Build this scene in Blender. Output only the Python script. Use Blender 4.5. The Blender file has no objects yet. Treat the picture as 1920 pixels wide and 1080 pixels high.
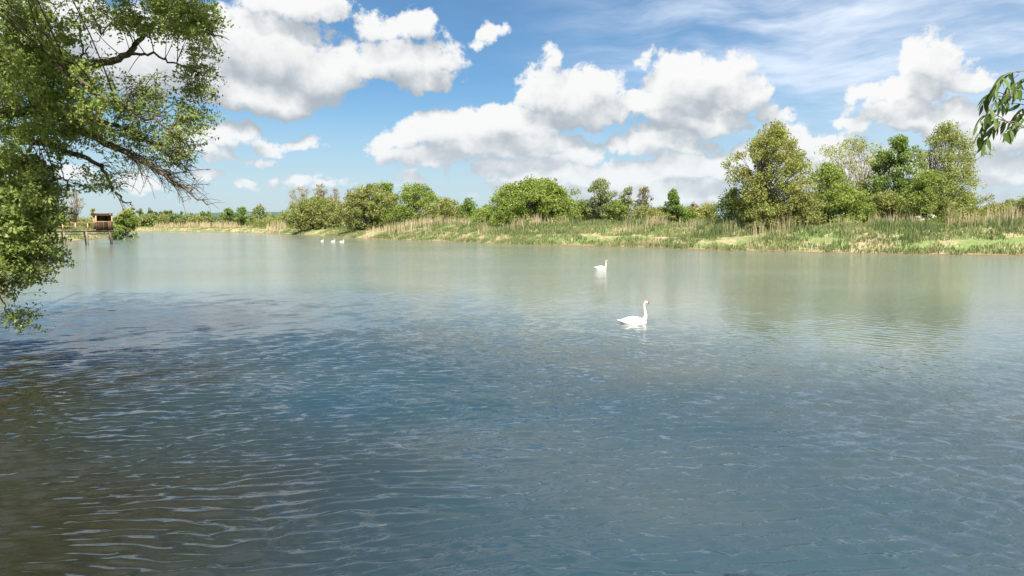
import bpy, math, random
import numpy as np
from math import radians as R

# ------------------------------------------------------------------ camera, world, sun, exposure
SC = bpy.context.scene
COL = SC.collection
CAM_H = 3.4
F = 1280.0                       # focal length in photo pixels (1920 wide)
PITCH = math.atan(122 / F)       # horizon at y = 418
cam_d = bpy.data.cameras.new('camera')
cam_d.sensor_width = 36
cam_d.lens = 36 * F / 1920
cam_d.clip_start = 0.05
cam_d.clip_end = 20000
cam = bpy.data.objects.new('camera', cam_d)
COL.objects.link(cam)
cam.location = (0, 0, CAM_H)
cam.rotation_euler = (math.pi / 2 - PITCH, 0, 0)
SC.camera = cam

SUN_AZ = R(168)    # measured from +Y towards +X : high behind the camera
SUN_EL = R(58)
SC.view_settings.view_transform = 'Standard'
SC.view_settings.look = 'None'
SC.view_settings.gamma = 1
SC.view_settings.use_curve_mapping = False
SC.view_settings.exposure = 1.3
SC.cycles.max_bounces = 6
SC.cycles.diffuse_bounces = 2
SC.cycles.glossy_bounces = 3
SC.cycles.transmission_bounces = 3
SC.cycles.transparent_max_bounces = 4
SC.cycles.sample_clamp_indirect = 4
SC.cycles.use_denoising = True

sun_d = bpy.data.lights.new('sun', 'SUN')
sun_d.energy = 5.0
sun_d.angle = R(0.5)
sun_d.color = (1.0, 0.945, 0.86)
sun = bpy.data.objects.new('sun', sun_d)
COL.objects.link(sun)
# lamp points along -Z; aim it from the sun direction
from mathutils import Vector
sdir = Vector((math.sin(SUN_AZ) * math.cos(SUN_EL), math.cos(SUN_AZ) * math.cos(SUN_EL), math.sin(SUN_EL)))
sun.rotation_euler = sdir.to_track_quat('Z', 'Y').to_euler()


def ray(px, py):
    u = (px - 960) / F
    v = (540 - py) / F
    return np.array([u, math.cos(PITCH) + v * math.sin(PITCH), -math.sin(PITCH) + v * math.cos(PITCH)])


def at(px, py, D):
    r = ray(px, py)
    return np.array([0, 0, CAM_H]) + r * (D / r[1])


def on_water(px, py):
    r = ray(px, py)
    return np.array([0, 0, CAM_H]) + r * (-CAM_H / r[2])


class NT:
    """tiny node-tree builder"""
    def __init__(self, tree):
        self.t = tree
        self.n = tree.nodes
        self.l = tree.links

    def new(self, typ, **kw):
        nd = self.n.new(typ)
        for k, v in kw.items():
            setattr(nd, k, v)
        return nd

    def put(self, sock, v):
        if isinstance(v, bpy.types.NodeSocket):
            self.l.new(v, sock)
        elif v is not None:
            sock.default_value = v

    def math(self, op, a, b=None, c=None, clamp=False):
        nd = self.new('ShaderNodeMath', operation=op, use_clamp=clamp)
        self.put(nd.inputs[0], a)
        if b is not None: self.put(nd.inputs[1], b)
        if c is not None: self.put(nd.inputs[2], c)
        return nd.outputs[0]

    def vec(self, op, a, b=None, c=None):
        nd = self.new('ShaderNodeVectorMath', operation=op)
        self.put(nd.inputs[0], a)
        if b is not None: self.put(nd.inputs[1], b)
        if c is not None: self.put(nd.inputs[2], c)
        return nd.outputs['Value'] if op in ('DOT_PRODUCT', 'LENGTH') else nd.outputs[0]

    def noise(self, vec, scale, detail=4, rough=0.55, out='Fac', dim='3D', lac=2.0):
        nd = self.new('ShaderNodeTexNoise', noise_dimensions=dim)
        self.put(nd.inputs['Vector'], vec)
        nd.inputs['Scale'].default_value = scale
        nd.inputs['Detail'].default_value = detail
        nd.inputs['Roughness'].default_value = rough
        nd.inputs['Lacunarity'].default_value = lac
        return nd.outputs[out]

    def sstep(self, v, a, b, lo=0.0, hi=1.0):
        nd = self.new('ShaderNodeMapRange', interpolation_type='SMOOTHSTEP')
        self.put(nd.inputs[0], v)
        nd.inputs[1].default_value = a
        nd.inputs[2].default_value = b
        nd.inputs[3].default_value = lo
        nd.inputs[4].default_value = hi
        return nd.outputs[0]

    def lin(self, v, a, b, lo=0.0, hi=1.0):
        nd = self.new('ShaderNodeMapRange')
        self.put(nd.inputs[0], v)
        nd.inputs[1].default_value = a
        nd.inputs[2].default_value = b
        nd.inputs[3].default_value = lo
        nd.inputs[4].default_value = hi
        return nd.outputs[0]

    def mix(self, f, a, b, blend='MIX'):
        nd = self.new('ShaderNodeMix', data_type='RGBA', blend_type=blend)
        self.put(nd.inputs[0], f)
        self.put(nd.inputs[6], a if isinstance(a, bpy.types.NodeSocket) else (*a, 1))
        self.put(nd.inputs[7], b if isinstance(b, bpy.types.NodeSocket) else (*b, 1))
        return nd.outputs[2]

    def ramp(self, f, stops):
        nd = self.new('ShaderNodeValToRGB')
        self.put(nd.inputs[0], f)
        e = nd.color_ramp.elements
        while len(e) < len(stops):
            e.new(0.5)
        for k, (p, c) in enumerate(stops):
            e[k].position = p
            e[k].color = (*c, 1)
        return nd.outputs[0]


# ---- the sky: Nishita air plus cumulus banks at their bearings and heights
# photo-derived bearings: (x, y, half width, half height) of every puff of cloud
PUFFS = [
    (510, 105, 120, 75), (425, 90, 72, 62), (600, 140, 82, 66), (480, 182, 135, 46), (385, 150, 62, 72), (645, 125, 42, 44),
    (250, 120, 150, 95), (110, 60, 150, 80),
    (735, 118, 78, 42), (822, 112, 48, 40), (690, 138, 60, 36), (790, 140, 70, 20),
    (548, 12, 92, 30), (606, 12, 42, 30), (915, 66, 24, 17), (712, 48, 55, 22), (776, 42, 42, 24),
    (440, 250, 52, 20), (512, 272, 34, 13), (395, 268, 56, 17), (575, 267, 26, 13), (395, 299, 42, 13), (482, 297, 22, 7),
    (388, 339, 34, 11), (465, 343, 20, 7), (512, 342, 15, 8), (562, 333, 34, 11), (120, 330, 60, 14), (255, 345, 36, 12),
    (830, 248, 84, 42), (745, 272, 52, 28), (925, 242, 88, 42), (1000, 238, 50, 40), (1000, 268, 84, 24), (800, 298, 72, 20), (900, 278, 100, 30),
    (1068, 182, 92, 52), (1020, 172, 44, 38), (1105, 216, 72, 32), (1030, 112, 22, 20),
    (1290, 165, 88, 52), (1345, 150, 50, 38), (1245, 198, 92, 40), (1385, 185, 52, 38), (1300, 222, 110, 22), (1448, 206, 34, 11), (1205, 100, 20, 13),
    (1085, 286, 56, 26), (935, 318, 62, 24), (1005, 308, 52, 20), (1235, 264, 62, 26), (1295, 266, 44, 26), (1175, 272, 42, 18),
    (1110, 338, 170, 30), (1320, 322, 130, 34), (1210, 366, 200, 24), (765, 336, 30, 12), (1000, 350, 80, 20),
    (1750, 122, 50, 46), (1700, 166, 84, 30), (1640, 172, 38, 22), (1802, 150, 34, 34), (1700, 208, 90, 26), (1770, 226, 90, 30),
    (1880, 262, 95, 46), (1880, 320, 110, 24), (1475, 248, 42, 26), (1590, 236, 32, 15), (1490, 282, 110, 28), (1620, 320, 200, 36), (1800, 300, 100, 26),
]


def azel(px, py):
    r = ray(px, py)
    return math.atan2(r[0], r[1]), math.atan2(r[2], math.hypot(r[0], r[1]))


world = bpy.data.worlds.new('World')
SC.world = world
world.use_nodes = True
world.cycles.sampling_method = 'MANUAL'
world.cycles.sample_map_resolution = 512


def cloud_group():
    g = bpy.data.node_groups.new('cumulus_field', 'ShaderNodeTree')
    g.interface.new_socket('P', in_out='INPUT', socket_type='NodeSocketVector')
    g.interface.new_socket('Density', in_out='OUTPUT', socket_type='NodeSocketFloat')
    g.interface.new_socket('Envelope', in_out='OUTPUT', socket_type='NodeSocketFloat')
    b = NT(g)
    gi = b.new('NodeGroupInput')
    go = b.new('NodeGroupOutput')
    P = gi.outputs[0]
    w = b.noise(P, 16, 6, 0.56, 'Color')
    w = b.vec('SUBTRACT', w, (0.5, 0.5, 0.5))
    Pw = b.vec('MULTIPLY_ADD', w, (0.085, 0.07, 0.0), P)
    acc = None
    for (x, y, rx, ry) in PUFFS:
        a, e = azel(x, y)
        ex = 1.08 * rx * math.cos(a) ** 2 / F
        ey = 1.08 * ry * math.cos(a) / F
        k = min(1.15, max(0.38, (math.sqrt(rx * ry) / 62) ** 0.75))      # small puffs are thinner
        ex /= math.sqrt(k); ey /= math.sqrt(k)
        q = b.vec('MULTIPLY_ADD', Pw, (1 / ex, 1 / ey, 0), (-a / ex, -e / ey, 0))
        if ry > 27:
            q = b.vec('MINIMUM', q, b.vec('MULTIPLY', q, (1, 1.7, 1)))        # flatter below than above
        d = b.math('SUBTRACT', k, b.vec('DOT_PRODUCT', q, q))
        acc = d if acc is None else b.math('SMOOTH_MAX', acc, d, 0.22)
    lowp = b.vec('MULTIPLY', P, (9.0, 30.0, 1.0))
    ln = b.noise(lowp, 1.0, 4, 0.55)
    sp = b.new('ShaderNodeSeparateXYZ'); b.l.new(P, sp.inputs[0])
    bank = b.math('MULTIPLY_ADD', ln, 3.4, -1.55)
    bank = b.math('SUBTRACT', bank, b.math('MULTIPLY', b.math('ABSOLUTE', b.math('SUBTRACT', sp.outputs[1], 0.055)), 15.0))
    bank = b.math('SUBTRACT', bank, b.sstep(sp.outputs[0], -0.25, 0.1, 0.55, 0.0))
    E = b.math('MAXIMUM', b.math('MAXIMUM', acc, bank), -1.5)
    n1 = b.noise(P, 46, 8, 0.62)
    det = b.math('MULTIPLY_ADD', n1, 2.2, -0.95)
    b.l.new(b.math('ADD', E, det), go.inputs[0])
    b.l.new(E, go.inputs[1])
    return g


def build_world():
    nt = world.node_tree
    nt.nodes.clear()
    b = NT(nt)
    out = b.new('ShaderNodeOutputWorld')
    bg = b.new('ShaderNodeBackground')
    bg.inputs[1].default_value = 0.62
    sky = b.new('ShaderNodeTexSky', sky_type='NISHITA')
    sky.sun_disc = False
    sky.sun_elevation = SUN_EL
    sky.sun_rotation = SUN_AZ
    sky.air_density = 1.0
    sky.dust_density = 0.6
    sky.ozone_density = 2.0
    tc = b.new('ShaderNodeTexCoord')
    d = tc.outputs['Generated']
    sep = b.new('ShaderNodeSeparateXYZ')
    b.l.new(d, sep.inputs[0])
    x, y, z = sep.outputs
    az = b.math('ARCTAN2', x, y)
    el = b.math('ARCSINE', z)
    comb = b.new('ShaderNodeCombineXYZ')
    b.l.new(az, comb.inputs[0]); b.l.new(el, comb.inputs[1])
    P = comb.outputs[0]
    skyc = b.vec('SCALE', sky.outputs[0])
    skyc.node.inputs['Scale'].default_value = 0.075
    grp = cloud_group()

    def inst(vec):
        n = b.new('ShaderNodeGroup', node_tree=grp)
        b.l.new(vec, n.inputs[0])
        return n.outputs
    d0, e0 = inst(P)
    d1, e1 = inst(b.vec('ADD', P, (-0.008, 0.030, 0)))
    # the rest of the sky beyond the frame: scattered cumulus of the same kind, laid on a flat cloud layer
    zz = b.math('ADD', b.math('MAXIMUM', z, 0.0), 0.10)
    cx = b.new('ShaderNodeCombineXYZ')
    b.l.new(b.math('DIVIDE', x, zz), cx.inputs[0]); b.l.new(b.math('DIVIDE', y, zz), cx.inputs[1])
    Q = cx.outputs[0]
    g0 = b.noise(Q, 1.15, 6, 0.55)
    g1 = b.noise(b.vec('ADD', Q, (-0.09, -0.10, 0)), 1.15, 3, 0.5)
    gd0 = b.math('MULTIPLY_ADD', g0, 7.0, -3.2)
    gd1 = b.math('MULTIPLY_ADD', g1, 7.0, -3.2)
    win = b.math('MULTIPLY', b.sstep(b.math('ABSOLUTE', az), 0.66, 0.80, 1, 0), b.sstep(el, 0.31, 0.40, 1, 0))
    # 1 inside the photographed part of the sky
    dd0 = b.math('ADD', b.math('MULTIPLY', d0, win), b.math('MULTIPLY', gd0, b.math('SUBTRACT', 1.0, win)))
    dd1 = b.math('ADD', b.math('MULTIPLY', d1, win), b.math('MULTIPLY', gd1, b.math('SUBTRACT', 1.0, win)))
    alpha = b.sstep(dd0, -0.10, 0.45)
    # sunlit where the cloud thins upwards, shaded where more cloud lies above
    soft = b.math('MULTIPLY', b.math('SUBTRACT', e0, e1), win)
    grain = b.math('SUBTRACT', dd0, dd1)
    lit = b.sstep(b.math('MULTIPLY_ADD', grain, b.math('MULTIPLY_ADD', win, -0.60, 1.0), b.math('MULTIPLY', soft, 0.70)), -0.90, 0.92)
    thick = b.sstep(b.math('ADD', b.math('MULTIPLY', e1, win), b.math('MULTIPLY', gd1, b.math('SUBTRACT', 1.0, win))), 0.2, 1.4)
    lit = b.math('MULTIPLY', lit, b.math('MULTIPLY_ADD', thick, -0.22, 1.0))
    ccol = b.ramp(lit, [(0.0, (0.30, 0.33, 0.36)), (0.22, (0.38, 0.405, 0.43)), (0.45, (0.47, 0.488, 0.50)), (0.68, (0.555, 0.565, 0.567)), (1.0, (0.635, 0.635, 0.628))])
    # thin cirrus streaks high up and to the right
    st = b.new('ShaderNodeMapping')
    st.inputs['Rotation'].default_value = (0, 0, R(-18))
    st.inputs['Scale'].default_value = (2.2, 11, 1)
    b.l.new(b.vec('ADD', P, b.vec('SCALE', b.noise(P, 5, 3, 0.5, 'Color'))), st.inputs['Vector'])
    for n in nt.nodes:
        if n.type == 'VECT_MATH' and n.operation == 'SCALE' and n.inputs['Scale'].default_value == 1.0:
            n.inputs['Scale'].default_value = 0.07
    ci = b.noise(st.outputs[0], 2.0, 6, 0.6)
    cirr = b.math('MULTIPLY', b.sstep(ci, 0.32, 0.80, 0.0, 0.85), b.sstep(az, -0.05, 0.35, 0.05, 1.0))
    cirr = b.math('MULTIPLY', cirr, b.sstep(el, 0.06, 0.2, 0.1, 0.85))
    skyc = b.vec('MULTIPLY', skyc, (0.67, 0.98, 1.14))
    cirr = b.math('ADD', cirr, b.sstep(az, 0.05, 0.7, 0.0, 0.22), clamp=True)
    c1 = b.mix(cirr, skyc, (0.66, 0.70, 0.76))
    # pale moist air low over the horizon
    low = b.sstep(el, 0.0, 0.20, 0.75, 0.0)
    c2 = b.mix(low, c1, (0.42, 0.485, 0.54))
    # distant clouds lose contrast towards the horizon
    far = b.sstep(el, 0.0, 0.16, 0.5, 0.0)
    ccol = b.mix(far, ccol, (0.50, 0.56, 0.61))
    c3 = b.mix(b.math('MULTIPLY', alpha, 0.97), c2, ccol)
    b.l.new(c3, bg.inputs[0])
    b.l.new(bg.outputs[0], out.inputs[0])


build_world()

# ------------------------------------------------------------------ helpers
rng = np.random.default_rng(7)
random.seed(7)


def hash2(ix, iy, seed):
    h = (ix.astype(np.int64) * 374761393 + iy.astype(np.int64) * 668265263 + seed * 974711) & 0x7fffffff
    h = ((h ^ (h >> 13)) * 1274126177) & 0x7fffffff
    return ((h ^ (h >> 16)) & 0xffff) / 65535.0


def vnoise(x, y, seed=0):
    ix = np.floor(x); iy = np.floor(y)
    fx = x - ix; fy = y - iy
    fx = fx * fx * (3 - 2 * fx); fy = fy * fy * (3 - 2 * fy)
    a = hash2(ix, iy, seed); b_ = hash2(ix + 1, iy, seed); c = hash2(ix, iy + 1, seed); d = hash2(ix + 1, iy + 1, seed)
    return (a * (1 - fx) + b_ * fx) * (1 - fy) + (c * (1 - fx) + d * fx) * fy


def fbm(x, y, seed=0, oct=4):
    v = 0; a = 0.5; s = 0
    for k in range(oct):
        v = v + a * vnoise(x * 2 ** k, y * 2 ** k, seed + k * 17); s += a; a *= 0.5
    return v / s


def link(o, parent=None):
    COL.objects.link(o)
    if parent is not None:
        o.parent = parent
    return o


def mesh_np(name, verts, faces, mat, parent=None, smooth=False, attrs=None):
    """verts (n,3); faces: one (m,k) array or a list of such arrays (mixed tri / quad)"""
    if not isinstance(faces, list):
        faces = [faces]
    faces = [f for f in faces if len(f)]
    me = bpy.data.meshes.new(name)
    me.vertices.add(len(verts))
    me.vertices.foreach_set('co', np.ascontiguousarray(verts, dtype=np.float32).ravel())
    loops = np.concatenate([f.ravel() for f in faces]).astype(np.int32)
    sizes = np.concatenate([np.full(len(f), f.shape[1]) for f in faces])
    starts = np.concatenate([[0], np.cumsum(sizes)[:-1]]).astype(np.int32)
    me.loops.add(len(loops))
    me.loops.foreach_set('vertex_index', loops)
    me.polygons.add(len(sizes))
    me.polygons.foreach_set('loop_start', starts)
    if smooth:
        me.polygons.foreach_set('use_smooth', np.ones(len(sizes), dtype=bool))
    for k, v in (attrs or {}).items():
        a = me.attributes.new(k, 'FLOAT', 'POINT')
        a.data.foreach_set('value', np.ascontiguousarray(v, dtype=np.float32))
    me.update(calc_edges=True)
    me.validate()
    if mat: me.materials.append(mat)
    return link(bpy.data.objects.new(name, me), parent)


class MB:
    """collects verts and faces for one mesh"""
    def __init__(self):
        self.v = []; self.q = []; self.t = []; self.n = 0

    def add(self, v, q=None, t=None):
        v = np.asarray(v, float).reshape(-1, 3)
        if q is not None and len(q): self.q.append(np.asarray(q) + self.n)
        if t is not None and len(t): self.t.append(np.asarray(t) + self.n)
        self.v.append(v); self.n += len(v)

    def tube(self, pts, rad, ns=5, cap=True):
        pts = np.asarray(pts, float); m = len(pts)
        rad = np.broadcast_to(np.asarray(rad, float), (m,))
        tan = np.gradient(pts, axis=0)
        tan /= np.linalg.norm(tan, axis=1)[:, None] + 1e-9
        ref = np.array([0, 0, 1.0]) if abs(tan[:, 2].mean()) < 0.8 else np.array([1.0, 0, 0])
        u = np.cross(tan, ref); u /= np.linalg.norm(u, axis=1)[:, None] + 1e-9
        w = np.cross(tan, u)
        a = np.arange(ns) * 2 * math.pi / ns
        ring = pts[:, None] + rad[:, None, None] * (np.cos(a)[None, :, None] * u[:, None] + np.sin(a)[None, :, None] * w[:, None])
        i = np.arange(m - 1)[:, None] * ns; j = np.arange(ns)[None]
        q = np.stack([i + j, i + (j + 1) % ns, i + ns + (j + 1) % ns, i + ns + j], -1).reshape(-1, 4)
        self.add(ring, q)
        if cap:
            n0 = self.n
            ctr = np.stack([pts[0], pts[-1]])
            self.v.append(ctr); self.n += 2
            b0 = n0 - m * ns
            jj = np.arange(ns)
            t1 = np.stack([np.full(ns, n0), b0 + (jj + 1) % ns, b0 + jj], -1)
            b1 = n0 - ns
            t2 = np.stack([np.full(ns, n0 + 1), b1 + jj, b1 + (jj + 1) % ns], -1)
            self.t += [t1, t2]

    def box(self, c, s, rot=None):
        c = np.asarray(c, float); s = np.asarray(s, float) / 2
        v = np.array([[x, y, z] for x in (-1, 1) for y in (-1, 1) for z in (-1, 1)]) * s
        if rot is not None: v = v @ np.array(rot).T
        self.add(v + c, [[0, 1, 3, 2], [4, 6, 7, 5], [0, 4, 5, 1], [2, 3, 7, 6], [0, 2, 6, 4], [1, 5, 7, 3]])

    def build(self, name, mat, parent=None, smooth=False):
        v = np.concatenate(self.v)
        fs = []
        if self.q: fs.append(np.concatenate(self.q))
        if self.t: fs.append(np.concatenate(self.t))
        return mesh_np(name, v, fs, mat, parent, smooth)


def tag(o, label=None, cat=None, group=None, kind=None):
    if label: o['label'] = label
    if cat: o['category'] = cat
    if group: o['group'] = group
    if kind: o['kind'] = kind
    return o


def empty(name, loc):
    o = bpy.data.objects.new(name, None)
    o.empty_display_size = 0.2
    o.location = loc
    return link(o)


def material(name):
    m = bpy.data.materials.new(name)
    m.use_nodes = True
    m.node_tree.nodes.clear()
    b = NT(m.node_tree)
    out = b.new('ShaderNodeOutputMaterial')
    return m, b, out


def principled(b, out, color, rough=0.7, spec=0.3, normal=None, link_out=True):
    p = b.new('ShaderNodeBsdfPrincipled')
    b.put(p.inputs['Base Color'], color if isinstance(color, bpy.types.NodeSocket) else (*color, 1))
    b.put(p.inputs['Roughness'], rough)
    p.inputs['Specular IOR Level'].default_value = spec
    if normal is not None: b.l.new(normal, p.inputs['Normal'])
    if link_out: b.l.new(p.outputs[0], out.inputs[0])
    return p


def pos(b):
    return b.new('ShaderNodeNewGeometry').outputs['Position']


def leaf_mat(name, dark, mid, light, scale=0.55, trans=0.35, tip=None):
    gain = lambda c: (c[0] * 1.34, c[1] * 1.24, c[2] * 1.22)
    dark, mid, light = gain(dark), gain(mid), gain(light)
    m, b, out = material(name)
    g = b.new('ShaderNodeNewGeometry')
    n = b.noise(g.outputs['Position'], scale, 3, 0.6)
    r = g.outputs['Random Per Island']
    f = b.math('ADD', b.math('MULTIPLY', b.sstep(n, 0.3, 0.7), 0.6), b.math('MULTIPLY', r, 0.45), clamp=True)
    c = b.ramp(f, [(0.0, dark), (0.5, mid), (1.0, light)])
    if tip is not None:
        n2 = b.noise(g.outputs['Position'], scale * 0.6, 2, 0.5)
        c = b.mix(b.sstep(n2, 0.5, 0.68), c, tip)
    p = principled(b, out, c, 0.55, 0.25, link_out=False)
    t = b.new('ShaderNodeBsdfTranslucent')
    b.l.new(b.mix(0.5, c, light), t.inputs[0])
    mx = b.new('ShaderNodeMixShader')
    mx.inputs[0].default_value = trans
    b.l.new(p.outputs[0], mx.inputs[1]); b.l.new(t.outputs[0], mx.inputs[2])
    b.l.new(mx.outputs[0], out.inputs[0])
    return m


def wood_mat(name, c0, c1, scale=6, rough=0.85, stretch=(1, 1, 0.15)):
    m, b, out = material(name)
    tc = b.new('ShaderNodeTexCoord')
    v = b.vec('MULTIPLY', tc.outputs['Object'], stretch)
    n = b.noise(v, scale * 4, 5, 0.65)
    r = b.new('ShaderNodeObjectInfo').outputs['Random']
    f = b.math('ADD', b.math('MULTIPLY', b.sstep(n, 0.3, 0.75), 0.6), b.math('MULTIPLY_ADD', r, 1.1, -0.4), clamp=True)
    c = b.mix(f, c0, c1)
    bp = b.new('ShaderNodeBump'); bp.inputs['Strength'].default_value = 0.4; bp.inputs['Distance'].default_value = 0.02
    b.l.new(n, bp.inputs['Height'])
    principled(b, out, c, rough, 0.2, bp.outputs[0])
    return m


M = {}
M['leaf_fresh'] = leaf_mat('leaf_fresh', (0.085, 0.14, 0.028), (0.155, 0.225, 0.045), (0.25, 0.32, 0.08), trans=0.42)
M['leaf_olive'] = leaf_mat('leaf_olive', (0.10, 0.14, 0.032), (0.19, 0.235, 0.056), (0.29, 0.32, 0.09), tip=(0.25, 0.225, 0.075), trans=0.42)
M['leaf_willow'] = leaf_mat('leaf_willow', (0.105, 0.14, 0.040), (0.18, 0.22, 0.065), (0.27, 0.30, 0.105), trans=0.42)
M['leaf_pale'] = leaf_mat('leaf_pale', (0.13, 0.16, 0.05), (0.22, 0.26, 0.08), (0.34, 0.37, 0.13))
M['leaf_deep'] = leaf_mat('leaf_deep', (0.060, 0.115, 0.030), (0.115, 0.19, 0.047), (0.20, 0.28, 0.07), trans=0.42)
M['leaf_gold'] = leaf_mat('leaf_gold', (0.115, 0.155, 0.042), (0.19, 0.24, 0.065), (0.27, 0.32, 0.105), tip=(0.24, 0.225, 0.085), trans=0.42)
M['leaf_grey'] = leaf_mat('leaf_grey', (0.10, 0.14, 0.07), (0.17, 0.22, 0.10), (0.25, 0.30, 0.14))
M['leaf_brown'] = leaf_mat('leaf_brown', (0.11, 0.10, 0.04), (0.17, 0.15, 0.065), (0.23, 0.215, 0.10))
M['leaf_bud'] = leaf_mat('leaf_bud', (0.17, 0.15, 0.09), (0.24, 0.215, 0.135), (0.33, 0.31, 0.20))
M['leaf_far'] = leaf_mat('leaf_far', (0.065, 0.105, 0.040), (0.12, 0.17, 0.055), (0.19, 0.24, 0.085), scale=0.12)
M['leaf_mistletoe'] = leaf_mat('leaf_mistletoe', (0.03, 0.04, 0.015), (0.05, 0.06, 0.02), (0.07, 0.08, 0.03))
M['leaf_over'] = leaf_mat('leaf_over', (0.085, 0.150, 0.034), (0.170, 0.255, 0.060), (0.285, 0.36, 0.11), scale=0.8, trans=0.55)
M['leaf_ash'] = leaf_mat('leaf_ash', (0.035, 0.070, 0.014), (0.055, 0.10, 0.020), (0.085, 0.135, 0.026), scale=8, trans=0.25)
M['blossom'] = leaf_mat('blossom', (0.7, 0.7, 0.62), (0.78, 0.78, 0.7), (0.8, 0.8, 0.75))


def bark(name, c0, c1):
    m, b, out = material(name)
    n = b.noise(pos(b), 7, 5, 0.7)
    bp = b.new('ShaderNodeBump'); bp.inputs['Strength'].default_value = 0.5; bp.inputs['Distance'].default_value = 0.03
    b.l.new(n, bp.inputs['Height'])
    principled(b, out, b.mix(b.sstep(n, 0.3, 0.7), c0, c1), 0.9, 0.15, bp.outputs[0])
    return m


M['bark_dark'] = bark('bark_dark', (0.035, 0.028, 0.02), (0.09, 0.075, 0.055))
M['bark_grey'] = bark('bark_grey', (0.10, 0.09, 0.075), (0.22, 0.20, 0.165))
M['bark_pale'] = bark('bark_pale', (0.22, 0.19, 0.14), (0.38, 0.34, 0.26))
M['bark_over'] = bark('bark_over', (0.045, 0.034, 0.024), (0.15, 0.12, 0.085))

# ------------------------------------------------------------------ river outline and terrain
SHORE = np.array([
    # right bank, from beyond the frame to the far bend
    (260, 52), (150, 58), (90, 64.5), (66, 68.5), (52.7, 70.6), (47, 71.2), (42.3, 73.4), (37, 75.0), (32.8, 78.5), (28, 82), (23.1, 86.5), (17, 93), (10.9, 99.5),
    (3, 106), (-5.4, 114.5), (-16, 127), (-29.5, 144), (-35, 152), (-40, 160), (-53, 184), (-68, 207), (-86, 232), (-103, 250), (-122, 263), (-140, 273), (-160, 281),
    # the river leaves to the left behind the hut bank
    (-220, 297), (-300, 300), (-300, 280), (-215, 272), (-165, 255), (-138, 233), (-122, 210), (-105, 182), (-95, 160), (-86, 138), (-78, 118), (-72, 106), (-65, 96),
    (-55, 80), (-43, 60), (-33.5, 45), (-27.5, 36), (-22, 27), (-18.2, 21), (-15.5, 16), (-13, 10), (-10, 5.5), (-6, 3.4), (0, 2.6), (6, 2.4), (14, 2.0), (40, 0), (120, -6), (260, -14),
])


def sst(a, b, v):
    t = np.clip((v - a) / (b - a), 0, 1)
    return t * t * (3 - 2 * t)


def shore_sd(x, y):
    """signed distance to the shoreline: positive on land"""
    x = np.asarray(x, float); y = np.asarray(y, float)
    best = np.full(x.shape, 1e18)
    inside = np.zeros(x.shape, bool)
    A = SHORE; B = np.roll(SHORE, -1, axis=0)
    for (ax, ay), (bx, by) in zip(A, B):
        dx, dy = bx - ax, by - ay
        t = np.clip(((x - ax) * dx + (y - ay) * dy) / (dx * dx + dy * dy), 0, 1)
        d2 = (x - ax - t * dx) ** 2 + (y - ay - t * dy) ** 2
        best = np.minimum(best, d2)
        if ay != by:
            c = ((ay > y) != (by > y)) & (x < (bx - ax) * (y - ay) / (by - ay) + ax)
            inside ^= c
    d = np.sqrt(best)
    d = np.where(inside, -d, d)
    near = sst(9, 2, np.abs(d)) * sst(12, 40, y)
    return d + near * ((fbm(x * 0.16, y * 0.16, 101, 2) - 0.5) * 2.6 + (fbm(x * 0.55, y * 0.55, 103, 3) - 0.5) * 1.5)


def ground_z(x, y, s=None):
    x = np.asarray(x, float); y = np.asarray(y, float)
    if s is None: s = shore_sd(x, y)
    wob = (fbm(x * 0.22, y * 0.22, 3) - 0.5) * 3.0 + (fbm(x * 0.9, y * 0.9, 9, 3) - 0.5) * 1.0
    s2 = s + wob * sst(0.2, 4, s)
    # how high the bank is: full on the right, lower far off and on the left
    right = sst(-60, 0, x) * sst(20, 50, y)
    top = 1.9 + 1.05 * right - 0.3 * sst(-40, -120, x) * sst(100, 200, y)
    tier = 0.30 * sst(0.0, 1.4, s) + 1.15 * sst(1.0, 4.6, s2) + (top - 1.45) * sst(5.2, 11.5, s2)
    z = np.where(s < 0, np.maximum(s * 0.28, -2.2), tier)
    z = z + sst(0.5, 3, s) * ((fbm(x * 0.5, y * 0.5, 21, 4) - 0.5) * 0.55 + (fbm(x * 0.05, y * 0.05, 5, 2) - 0.5) * 0.5)
    z = z - 1.1 * sst(60, 500, s) * 0 + 0.0
    return z


def axis(lo, hi, step, far, grow=1.13):
    a = list(np.arange(lo, hi, step))
    d = step; p = a[-1]
    while p < far:
        d *= grow; p += d; a.append(p)
    d = step; p = a[0]; pre = []
    while p > -far:
        d *= grow; p -= d; pre.append(p)
    return np.array(pre[::-1] + a)


def grid_mesh(gx, gy):
    X, Y = np.meshgrid(gx, gy)
    nx, ny = len(gx), len(gy)
    i = np.arange(ny - 1)[:, None] * nx; j = np.arange(nx - 1)[None]
    q = np.stack([i + j, i + j + 1, i + nx + j + 1, i + nx + j], -1).reshape(-1, 4)
    return X.ravel(), Y.ravel(), q


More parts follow.
